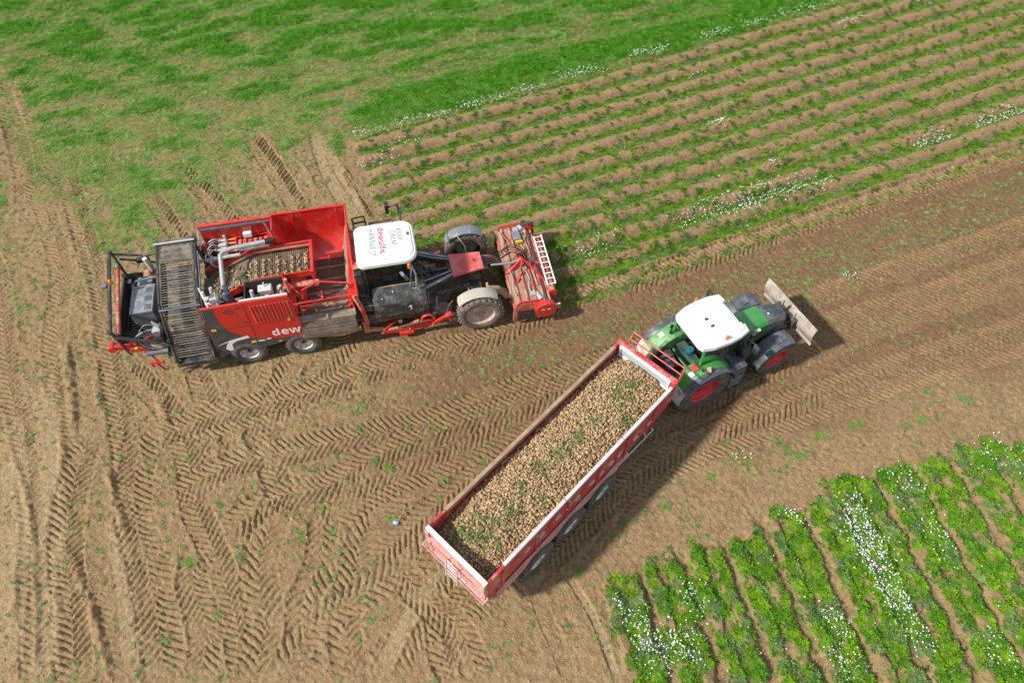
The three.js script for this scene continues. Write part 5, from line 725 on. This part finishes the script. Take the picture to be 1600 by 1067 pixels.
  part(t, 'rear_arm', [...rail([[-13.5, 2.6, 1.5], [-12.4, 2.2, 1.6], [-11.8, 1.9, 1.7]], .06), beam([-13.5, 2.2, 1.3], [-11.8, 1.7, 1.5], .1, .16)], MT.black, 'black arms on the near side');
  part(t, 'red_arm', [plate([[-14.0, 1.72], [-13.9, 1.86], [-13.3, 1.78], [-13.2, 1.62], [-13.4, 1.6]], 'xy', 1.25, .12, .02), plate([[-13.4, 1.5], [-13.3, 1.72], [-12.75, 1.66], [-12.7, 1.3], [-12.85, 1.3], [-12.95, 1.48]], 'xy', 1.2, .25, .02), C([-13.95, 1.78, 1.15], [-13.95, 1.78, 1.45], .14, 14), beam([-12.9, 1.7, 1.2], [-12.3, 1.9, 1.1], .1, .1)], MT.red); part(t, 'red_hook', [beam([-12.75, 1.35, 1.5], [-12.55, 1.0, 1.75], .08, .1), beam([-12.8, 1.0, 1.72], [-12.35, 1.0, 1.75], .1, .1), beam([-12.6, 1.0, 1.78], [-12.45, .6, 1.85], .07, .08), beam([-12.85, .98, 1.7], [-12.8, .75, 1.75], .06, .06)], MT.redSoft); part(t, 'yellow_tag', B(.1, .03, .08, -13.1, 1.72, 1.46), MT.yellow);
  part(t, 'wrapped_motor', [C([-12.8, 1.4, 1.55], [-12.0, 1.45, 1.6], .12, 12, .1)], MT.slate); part(t, 'red_motor', [B(.5, .25, .3, -12.6, 2.2, -1.7), S(-12.5, 2.4, -1.7, .12)], MT.redDusty); part(t, 'exhaust_pipe', [C([-12.45, 2.5, -1.75], [-12.5, 3.1, -1.72], .09, 14)], MT.cream);
  part(t, 'rear_valve_block', [B(.3, .3, .4, -12.2, 2.1, 1.05), ...Array.from({ length: 5 }, (_, i) => C([-12.3 + .06 * i, 2.25, .9 + .06 * i], [-12.3 + .06 * i, 2.42, .88 + .06 * i], .035, 8))], MT.pipeGrey);
  for (let i = 0; i < 6; i++) part(t, 'rear_hose', hose([[-12.2, 2.2, .9 + i * .06], [-12.6, 2.4 - .05 * i, 1.0 + .05 * i], [-12.9 - .05 * i, 2.0, 1.25], [-12.6, 1.6, 1.4 + .03 * i], [-12.2, 1.5, 1.5]], .02, 5), i % 3 ? MT.rubberHose : MT.pipeGrey);
  part(t, 'rear_chassis', [BB(-13.6, -10.2, 1.05, 1.3, -1.0, -.8), BB(-13.6, -10.2, 1.05, 1.3, .6, .8), BB(-13.7, -13.5, 1.0, 1.9, -1.9, -1.7), BB(-12.2, -12.0, .9, 2.3, 1.3, 1.5), BB(-12.2, -12.0, .9, 2.8, -1.9, -1.7), BB(-10.5, -10.3, .9, 2.6, 1.35, 1.55), BB(-10.5, -10.3, .9, 3.2, -1.9, -1.7)], MT.blackDusty);
}
// ------------------------------------------------------------------ front topper
const topper = thing('haulm_topper', 'red muddy haulm topper with a white ladder carried in front of harvester', 'topper', HV.x, HV.z, 11.5, harvester.position.y);
{
  const t = topper;
  const hood = [[1.35, .75], [1.40, 1.12], [1.62, 1.26], [2.1, 1.30], [2.55, 1.26], [2.85, 1.08], [2.9, .7]];
  part(t, 'hood', [shell([-2.15, -1, 0, 1, 1.95].map(z => hood.map(([x, y]) => [x, y, z])), .04, [0, -1, 0], { crease: .4 })], MT.mud, 'mud covered hood of the topper');
  for (const [x, y] of [[1.38, 1.1], [1.62, 1.28], [1.95, 1.32], [2.3, 1.31], [2.6, 1.26], [2.86, 1.1]]) part(t, 'hood_beam', C([x, y, -2.2], [x, y, 2.0], .055, 8), MT.redDusty);
  for (const [x, z0, z1] of [[1.5, -1.9, -.6], [1.5, .2, 1.6], [2.15, .3, 1.7], [2.45, -1.6, 1.2]]) part(t, 'hydraulic_pipe', hose([[x, 1.36, z0], [x + .05, 1.4, (z0 + z1) / 2 - .2], [x - .04, 1.38, (z0 + z1) / 2 + .3], [x + .03, 1.36, z1]], .025, 6), MT.steel);
  for (const z of [-2.2, 2.0]) part(t, 'end_plate', [plate([[1.3, .25], [1.34, 1.1], [1.6, 1.3], [2.5, 1.3], [2.92, 1.05], [2.95, .3]], 'xy', z - .03, .06)], MT.redDusty);
  part(t, 'rubber_flap', BB(1.48, 2.2, .28, .9, 2.04, 2.06, 0), MT.pit);
  for (const z of [-2.28, 2.02]) part(t, 'drive_guard', [plate(Array.from({ length: 16 }, (_, i) => { const a = i / 16 * 6.283; return [2.62 + .42 * Math.cos(a) + .0, .95 + .4 * Math.sin(a)]; }), 'xy', z, .22, .03)], MT.red, z > 0 ? 'rounded red drive guard at the near end' : 'rounded red drive guard at the far end');
  part(t, 'guard_marking', [BB(2.42, 2.56, 1.02, 1.06, 2.272, 2.278, 0), BB(2.66, 2.8, 1.02, 1.06, 2.272, 2.278, 0)], MT.lettering);
  const mk = part(t, 'warning_board', BB(2.98, 3.24, .82, 1.08, 2.08, 2.12, .004), MT.lettering, 'red and white striped warning board'); for (let i = 0; i < 3; i++) part(mk, 'red_stripe', plate([[2.98 + i * .09, .83], [3.03 + i * .09, .83], [3.0 + i * .09 + .06, 1.07], [2.95 + i * .09 + .06, 1.07]], 'xy', 2.122, .003, 0), MT.letterRed);
  const lad = part(t, 'ladder', [C([2.9, 1.3, -1.45], [2.9, 1.3, 1.28], .032, 8), C([3.24, 1.3, -1.5], [3.24, 1.3, 1.23], .032, 8)], MT.lettering, 'white ladder lying along the front of the topper'); for (let i = 0; i < 10; i++) { const z = -1.4 + i * .292; part(lad, 'rung', C([2.9, 1.3, z], [3.24, 1.3, z - .02], .022, 8), MT.lettering); }
  part(t, 'front_roller', [C([3.05, 1.05, -1.5], [3.05, 1.05, 1.45], .17, 14)], MT.redDusty, 'dusty pink roller cover below the ladder'); part(t, 'roller_end', C([3.05, 1.02, 1.45], [3.05, 1.02, 1.52], .2, 14), MT.red);
  part(t, 'linkage_mast', [beam([1.4, 1.2, .25], [2.05, 1.75, .0], .14, .1), beam([1.9, 1.3, -.25], [2.1, 1.8, -.02], .08, .1), beam([2.1, 1.75, 0], [2.8, 1.25, .9], .07, .07), beam([2.1, 1.75, 0], [1.7, 1.3, .9], .06, .06), beam([2.2, 1.35, -.1], [2.85, 1.3, .05], .1, .08)], MT.red);
  part(t, 'diagonal_stay', [beam([1.55, 1.35, -1.9], [2.2, 1.36, -.3], .05, .05)], MT.redDusty); part(t, 'diagonal_stay', [beam([2.6, 1.38, -1.8], [2.25, 1.4, -.5], .04, .04)], MT.redDusty);
  part(t, 'top_ram', [C([.75, 1.9, .25], [1.6, 1.65, .1], .045, 10), C([1.6, 1.65, .1], [2.0, 1.7, .02], .03, 8)], MT.steel);
  for (const s of [-1, 1]) { part(t, 'lift_arm', [plate([[.35, 1.1], [.55, 1.25], [.95, 1.15], [1.25, .85], [1.4, .45], [1.22, .42], [1.05, .75], [.8, .9], [.4, .9]], 'xy', s * .85 - .07, .14, .02)], s > 0 ? MT.mud : MT.redDusty); part(t, 'arm_pin', C([.5, 1.1, s * .5], [.5, 1.1, s * .95], .06, 10), MT.steel); }
  for (let i = 0; i < 6; i++) { const j = rnd(), k = rnd(); part(t, 'hydraulic_hose', hose([[.5, 1.9, -.2 + i * .08], [1.1, 1.9 + .2 * j, -.3 + i * .08], [1.65 + .1 * k, 1.95 + .2 * j, -.6 + i * .1], [2.1 + .1 * j, 1.75 + .1 * k, -.5 + i * .12], [2.2 + .2 * k, 1.4, -.3 + i * .12]], .02, 6), MT.rubberHose); }
  part(t, 'control_unit', [B(.32, .14, .5, 2.15, 1.45, -1.5, { b: .02 })], MT.grey); part(t, 'amber_lamp', B(.3, .12, .1, 2.2, 1.46, -1.15, { b: .02 }), MT.yellow);
  for (const z of [-2.2, 1.95]) part(t, 'drive_motor', [C([2.35, 1.25, z > 0 ? 1.55 : -2.3], [2.5, 1.3, z > 0 ? 1.95 : -1.95], .12, 12), B(.22, .2, .22, 2.2, 1.3, z > 0 ? 1.6 : -1.95)], MT.pipeGrey);
  part(t, 'black_canister', [C([2.55, 1.25, -2.2], [2.6, 1.5, -2.15], .13, 12), C([2.95, 1.15, -2.2], [2.97, 1.4, -2.15], .1, 12)], MT.black);
  for (const z of [-1.9, 1.9]) part(t, 'gauge_wheel', [new THREE.TorusGeometry(.3, .1, 8, 24).translate(2.2, .38, z), C([2.2, .38, z - .06], [2.2, .38, z + .06], .2, 14)], MT.rubberMud);
  part(t, 'end_hoop', rail([[1.45, 1.2, -2.2], [1.6, 1.42, -2.2], [2.3, 1.45, -2.2], [2.7, 1.3, -2.2]], .04), MT.red); part(t, 'end_hoop', rail([[1.45, 1.2, 2.0], [1.6, 1.42, 2.0], [2.3, 1.4, 2.0]], .04), MT.red);
  part(t, 'rotor', [C([2.1, .65, -2.1], [2.1, .65, 1.9], .16, 14)], MT.blackDusty);
}

// ------------------------------------------------------------------ potatoes
console.log('potatoes');
const spudG = [0, 1].map(v => { const g = new THREE.IcosahedronGeometry(1, 1), p = g.attributes.position; for (let i = 0; i < p.count; i++) { _v.fromBufferAttribute(p, i); const s = 1 + .13 * N3(_v.x * 1.3 + v * 9, _v.y * 1.3, _v.z * 1.3); p.setXYZ(i, _v.x * s * 1.25, _v.y * s * .88, _v.z * s); } const h = mergeSmooth(g); return h; });
function mergeSmooth(g) { const p = g.attributes.position, n = new Float32Array(p.count * 3); for (let i = 0; i < p.count; i++) { _v.fromBufferAttribute(p, i); _v.set(_v.x / 1.56, _v.y / .77, _v.z).normalize(); n.set([_v.x, _v.y, _v.z], i * 3); } g.setAttribute('normal', new THREE.BufferAttribute(n, 3)); return g; }
const skinTex = noiseTex(128, (u, v) => { const a = .86 + .1 * tileN(u, v, 6, 70) + .08 * tileN(u, v, 22, 71); return [a, a * .985, a * .96]; }, true);
const heapY = (x, z) => { const c = 1 - (z / 1.22) ** 2; let y = 2.74 + .36 * c + .05 * N(x * 1.3, z * 1.6) + .03 * N(x * 4, z * 4); y -= .75 * ss(-2.6, -4.7, x) * (.55 + .45 * ss(.3, -.9, c)) ; y -= .22 * ss(3.6, 4.6, x); return y; };
const toW = (F, x, y, z) => [F.x + x * Math.cos(F.a) + z * Math.sin(F.a), y, F.z - x * Math.sin(F.a) + z * Math.cos(F.a)];
const spudTone = () => { const j = .72 + .5 * rnd(), w = rnd(), d = rnd() < .25 ? .55 : 1; return [(.62 + .05 * w) * j * d, (.435 + .03 * w) * j * d, (.255 - .02 * w) * j * d]; };
const singles = [], spudMat = new THREE.MeshStandardMaterial({ map: skinTex, roughness: .85 });
{
  const all = [], gap = .074;
  for (let x = -4.55; x < 4.55; x += gap) for (let z = -1.18; z < 1.19; z += gap * .92) for (let l = 0; l < 2; l++) {
    const px = x + (rnd() - .5) * gap * 1.5, pz = clamp(z + (rnd() - .5) * gap * 1.5, -1.17, 1.17); if (px < -4.55 || px > 4.48) continue;
    const s = .025 + .022 * Math.pow(rnd(), 1.4), [wx, , wz] = toW(TR, px, 0, pz);
    all.push([wx, trailer.position.y + heapY(px, pz) - .02 + (l ? .035 * rnd() : -.02), wz, s, rnd() * 40, ...spudTone(), .8, 0]);
  }
  const cam = camera.position, dist = p => Math.hypot(p[0] - cam.x, p[1] - cam.y, p[2] - cam.z);
  all.sort((a, b) => dist(a) - dist(b));
  const top = []; const rest = []; for (const p of all) (top.length < 250 && rnd() < .4 ? top : rest).push(p);
  // body of the heap under the visible layer
  const rows = []; for (let i = 0; i <= 46; i++) { const x = -4.58 + i * 9.12 / 46, r = []; for (let j = 0; j <= 14; j++) { const z = -1.2 + j * 2.4 / 14; const [a, , b] = toW(TR, x, 0, z); r.push([a, trailer.position.y + heapY(x, z) - .06, b]); } rows.push(r); }
  const heap = part(scene, 'potato_heap', skin(rows, { crease: 2 }), MT.mud); heap.userData = { kind: 'stuff', label: 'heap of brown potatoes filling the red trailer', category: 'potatoes' };
  for (const v of [0, 1]) { const l = rest.filter((_, i) => i % 2 === v), m = instanced('potatoes', spudG[v], spudMat, l, { kind: 'stuff' }); heap.add(m); }
  console.log('potatoes', all.length);
  singles.push(...top.map(p => [...p, 0]));
  const wl = [[], [], []], spots = [[3.09, -.04, .3], [3.6, .13, .25], [2.87, .25, .3], [.89, .17, .22], [.37, .05, .22], [1.63, .12, .2], [-.72, .1, .18], [-.76, -.2, .14], [-.14, .04, .15], [-2.55, .21, .25], [-1.76, -.08, .15], [-3.69, -.03, .3], [-3.68, -.26, .25], [-3.18, .03, .25], [-3.59, .72, .14], [-3.64, .26, .2], [-4.12, -.61, .3], [2.89, 1.0, .22], [2.43, .82, .2], [-1.62, .69, .12]];
  for (const [x, z, r] of spots) for (let i = 0; i < 30 * r / .2; i++) { const px = x + (rnd() + rnd() + rnd() - 1.5) * r * 1.6, pz = clamp(z + (rnd() + rnd() + rnd() - 1.5) * r * 1.4, -1.15, 1.15), q = rnd(), [wx, , wz] = toW(TR, px, 0, pz), d = rnd() < .5; wl[Math.floor(rnd() * 3)].push([wx, trailer.position.y + heapY(px, pz) + .01, wz, .28 + .42 * q, rnd() * 40, d ? .24 : .10, d ? .22 : .20 + .05 * q, d ? .11 : .035, 1.2]); }
  for (const i of [0, 1, 2]) scene.add(instanced(i ? 'pulled_weeds_00' + i : 'pulled_weeds', weedG[i], leafMat(white), wl[i], { kind: 'stuff', label: ['wilting weed leaves lying on the potato heap', 'fine weed stems lying on the potato heap', 'broad weed leaves lying on the potato heap'][i], category: 'weeds' }));
  // potatoes riding on the harvester's conveyor
  const belt = []; for (let i = 0; i < 230; i++) { const band = Math.floor(rnd() * 8), up = i % 3, x = up ? -6.4 - band * .27 + .1 * (rnd() - .5) : -8.5 - 1.6 * rnd(), y = x > -8.4 ? 2.95 : 2.95 + (x + 8.4) * .41, z = -.95 + rnd() * (up ? 1.1 : 1.1), s = .034 + .016 * rnd(), w = toW(HV, x, 0, z); belt.push([w[0], harvester.position.y + y, w[2], s, rnd() * 40, ...spudTone(), .8, 1]); }
  singles.push(...belt.slice(0, 45)); const bm = instanced('conveyor_potatoes', spudG[0], spudMat, belt.slice(45).map(b => b.slice(0, 9)), { kind: 'stuff', label: 'potatoes and clods riding on the harvester conveyor', category: 'potatoes' }); scene.add(bm);
  const bw = []; for (const [x, z] of [[-7.0, -.1], [-6.5, .0], [-7.5, .05], [-8.9, -.4], [-9.8, -.2], [-6.3, -.3], [-9.9, .1]]) for (let i = 0; i < 14; i++) { const px = x + (rnd() - .5) * .3, w = toW(HV, px, 0, z + (rnd() - .5) * .22); bw.push([w[0], harvester.position.y + (px > -8.4 ? 2.92 : 2.92 + (px + 8.4) * .41), w[2], .3 + .3 * rnd(), rnd() * 40, .06, .16 + .05 * rnd(), .02, .9]); }
  scene.add(instanced('conveyor_weeds', weedG[1], leafMat(white), bw, { kind: 'stuff', label: 'green weed scraps on the harvester conveyor', category: 'weeds' }));
  const tones = Array.from({ length: 6 }, (_, i) => { const m = spudMat.clone(); m.color.setRGB(...[.56, .39, .225].map(v => v * (.62 + .1 * i))); return m; });
  singles.forEach((p, i) => {
    const m = new THREE.Mesh(spudG[i % 2], tones[Math.floor(rnd() * 6)]); m.name = i ? 'potato_' + String(i).padStart(3, '0') : 'potato'; m.position.set(p[0], p[1], p[2]); m.rotation.set(rnd() * 6, rnd() * 6, rnd() * 6); m.scale.setScalar(p[3]); m.castShadow = m.receiveShadow = true;
    m.userData = p[p.length - 1] ? { label: 'brown potato riding on the conveyor of the harvester', category: 'potato', group: 'potatoes on the harvester conveyor' } : { label: 'brown potato on the near end of the trailer load', category: 'potato', group: 'potatoes at the tail of the trailer' };
    scene.add(m);
  });
}

// ------------------------------------------------------------------ drivers
console.log('drivers');
{
  const caps = []; const cap = (a, b, r1, r2, k = .03) => caps.push([a, b, r1, r2, k]);
  cap([0, .02, -.07], [0, .02, .07], .145, .145); cap([-.02, .1, 0], [-.06, .42, 0], .14, .165, .06); cap([-.05, .5, -.15], [-.05, .5, .15], .085, .085, .05); cap([-.04, .52, 0], [-.01, .66, 0], .06, .055); cap([.005, .74, 0], [.01, .80, 0], .088, .096, .02); cap([.05, .71, 0], [.06, .69, 0], .055, .045, .03); cap([.105, .77, 0], [.118, .745, 0], .014, .02, .015);
  for (const s of [-1, 1]) {
    cap([.0, .765, s * .095], [-.005, .735, s * .092], .02, .015, .01);
    cap([-.05, .5, s * .2], [.08, .25, s * .27], .07, .052); cap([.08, .25, s * .27], [.38, .33, s * .18], .05, .034); cap([.39, .33, s * .178], [.45, .345, s * .165], .034, .036, .02);
    for (let f = 0; f < 4; f++) { const L = [.05, .06, .055, .04][f], z = s * (.135 + f * .021), y = .365 - f * .012; cap([.465, y, z], [.465 + L, y + .005, z - s * .004], .0105, .010, .004); cap([.465 + L, y + .005, z - s * .004], [.465 + L * .9, y - .04, z - s * .008], .010, .009, .004); }
    cap([.43, .35, s * .14], [.475, .365, s * .115], .013, .012, .006); cap([.475, .365, s * .115], [.505, .345, s * .112], .012, .010, .004);
    cap([.02, .0, s * .09], [.44, .05, s * .15], .088, .066); cap([.44, .05, s * .15], [.48, -.36, s * .14], .062, .045); cap([.46, -.40, s * .14], [.62, -.42, s * .15], .045, .036);
  }
  const n = 104, size = 1.5, mc = new MarchingCubes(n, new THREE.MeshBasicMaterial(), false, false, 120000); mc.isolation = 0;
  const cx = .12, cy = .2, cz = 0, half = size / 2;
  for (let k = 0; k < n; k++) for (let j = 0; j < n; j++) for (let i = 0; i < n; i++) {
    const x = cx + (i - n / 2) / (n / 2) * half, y = cy + (j - n / 2) / (n / 2) * half, z = cz + (k - n / 2) / (n / 2) * half; let d = 1;
    for (const [a, b, r1, r2, kk] of caps) {
      const bx = b[0] - a[0], by = b[1] - a[1], bz = b[2] - a[2], px = x - a[0], py = y - a[1], pz = z - a[2], q = clamp((px * bx + py * by + pz * bz) / (bx * bx + by * by + bz * bz));
      const e = Math.hypot(px - bx * q, py - by * q, pz - bz * q) - lerp(r1, r2, q); if (e > d + .1) continue;
      const h = clamp(.5 + .5 * (d - e) / kk); d = lerp(d, e, h) - kk * h * (1 - h);
    }
    mc.field[i + j * n + k * n * n] = -d;
  }
  mc.update();
  const cnt = mc.count, P = mc.positionArray.slice(0, cnt * 3), Nn = mc.normalArray.slice(0, cnt * 3);
  for (let i = 0; i < cnt; i++) { P[i * 3] = P[i * 3] * half + cx; P[i * 3 + 1] = P[i * 3 + 1] * half + cy; P[i * 3 + 2] = P[i * 3 + 2] * half + cz; }
  console.log('driver tris', cnt / 3);
  const make = (label, shirt, trousers, capC, F, lx, ly, lz, y0) => {
    const C3 = new Float32Array(cnt * 3); for (let i = 0; i < cnt; i++) { const x = P[i * 3], y = P[i * 3 + 1]; C3.set(y > .62 || (x > .37 && y > .2) ? [.46, .28, .20] : y < -.33 ? [.03, .028, .026] : y < .1 && !(y > .06 && x < .1) ? trousers : shirt, i * 3); }
    const g = new THREE.BufferGeometry(); g.setAttribute('position', new THREE.BufferAttribute(P, 3)); g.setAttribute('normal', new THREE.BufferAttribute(Nn, 3)); g.setAttribute('color', new THREE.BufferAttribute(C3, 3));
    const w = toW(F, lx, 0, lz), m = new THREE.Mesh(g, new THREE.MeshStandardMaterial({ vertexColors: true, roughness: .85, side: THREE.DoubleSide })); m.name = scene.getObjectByName('person') ? 'person_001' : 'person'; m.position.set(w[0], y0 + ly, w[2]); m.rotation.y = F.a; m.castShadow = m.receiveShadow = true; m.userData = { label, category: 'person' }; scene.add(m);
    if (capC) { const c = part(m, 'cap', [new THREE.SphereGeometry(.108, 18, 9, 0, 6.283, 0, 1.55).translate(.005, .80, 0), B(.12, .015, .15, .13, .815, 0, { rz: -.15 }), C([.005, .905, 0], [.005, .915, 0], .015, 8)], plain(capC, .8)); }
    else part(m, 'hair', [new THREE.SphereGeometry(.104, 18, 9, 0, 6.283, 0, 1.75).translate(-.012, .80, 0)], plain([.05, .035, .025], .9));
  };
  const cw = toW(TC, .04, 0, 0), can = part(scene, 'canister', [new THREE.LatheGeometry([[.01, 0], [.13, 0], [.135, .03], [.135, .24], [.12, .27], [.05, .275], [.045, .255], [.01, .255]].map(p => new THREE.Vector2(...p)), 24).translate(cw[0], tractor.position.y + 1.965, cw[2])], plain([.06, .26, .50], .45)); can.userData = { label: 'round blue canister behind the seat in the tractor cab', category: 'canister' };
  make('seated driver in blue work clothes inside the harvester cab', [.05, .08, .14], [.03, .05, .13], null, HV, -3.45, 2.34, .1, harvester.position.y);
}

// ------------------------------------------------------------------ single weeds and scraps on the bare ground
{
  const bushG = [21, 22, 23].map(s => mergeGeometries([leafClump(26, .13, .18, .013, s, .9, .55), leafClump(20, .18, .13, .010, s + 40, .6, .7)]));
  const bushM = [leafMat(new THREE.Color().setRGB(.12, .28, .03)), leafMat(new THREE.Color().setRGB(.14, .27, .05)), leafMat(new THREE.Color().setRGB(.15, .23, .08))];
  const tufts = [];
  D.solo.forEach(([x, z], i) => {
    const m = new THREE.Mesh(bushG[i % 3], bushM[i % 3]); m.name = i ? 'weed_tuft_' + String(i).padStart(3, '0') : 'weed_tuft'; m.position.set(x, groundY(x, z) - .01, z); m.rotation.y = rnd() * 6; m.scale.set(.7 + .6 * rnd(), .7 + .4 * rnd(), .7 + .6 * rnd()); m.castShadow = m.receiveShadow = true;
    m.userData = { category: 'weed', group: 'lone weed tufts on the bare soil' }; scene.add(m); tufts.push(m);
  });
  const order = ['', 'second', 'third', 'fourth', 'fifth', 'sixth', 'seventh', 'eighth', 'ninth', 'tenth', 'eleventh', 'twelfth', 'thirteenth', 'fourteenth', 'fifteenth', 'sixteenth', 'seventeenth', 'eighteenth', 'nineteenth', 'twentieth', 'twenty first', 'twenty second', 'twenty third', 'twenty fourth', 'twenty fifth'];
  const marks = [['the trailer tailgate', ...toW(TR, -4.7, 0, 0)], ['the push blade', ...toW(TC, 5, 0, 0)], ['the harvester topper', ...toW(HV, 2.1, 0, 2)], ['the rear wheels of the harvester', ...toW(HV, -8.2, 0, 1.6)], ['the right wheels of the trailer', ...toW(TR, 0, 0, 1.3)], ['the rear wheels of the tractor', ...toW(TC, 0, 0, 1.2)]];
  const near = new Map(); for (const m of tufts) { let b = null; for (const k of marks) { const d = Math.hypot(m.position.x - k[1], m.position.z - k[3]); if (!b || d < b[0]) b = [d, k[0]]; } if (!near.has(b[1])) near.set(b[1], []); near.get(b[1]).push([b[0], m]); }
  for (const [k, l] of near) l.sort((a, b) => a[0] - b[0]).forEach(([, m], i) => { m.userData.label = 'lone green weed tuft on bare soil, ' + (order[i] ? order[i] + ' ' : '') + 'nearest to ' + k; });
  const [sx, sz] = [-4.15, -8.9]; const sc = part(scene, 'plastic_scrap', [shell([[[0, .03, 0], [.12, .05, .01], [.2, .03, .03]], [[.01, .05, .07], [.12, .08, .08], [.19, .05, .09]], [[.02, .02, .13], [.1, .04, .14], [.17, .02, .14]]], .006, [0, 1, 0], { crease: 1 }).translate(sx, groundY(sx, sz), sz)], plain([.25, .45, .72], .4)); sc.userData = { label: 'small crumpled pale blue plastic scrap on the soil', category: 'litter' };
}
renderer.render(scene, camera);
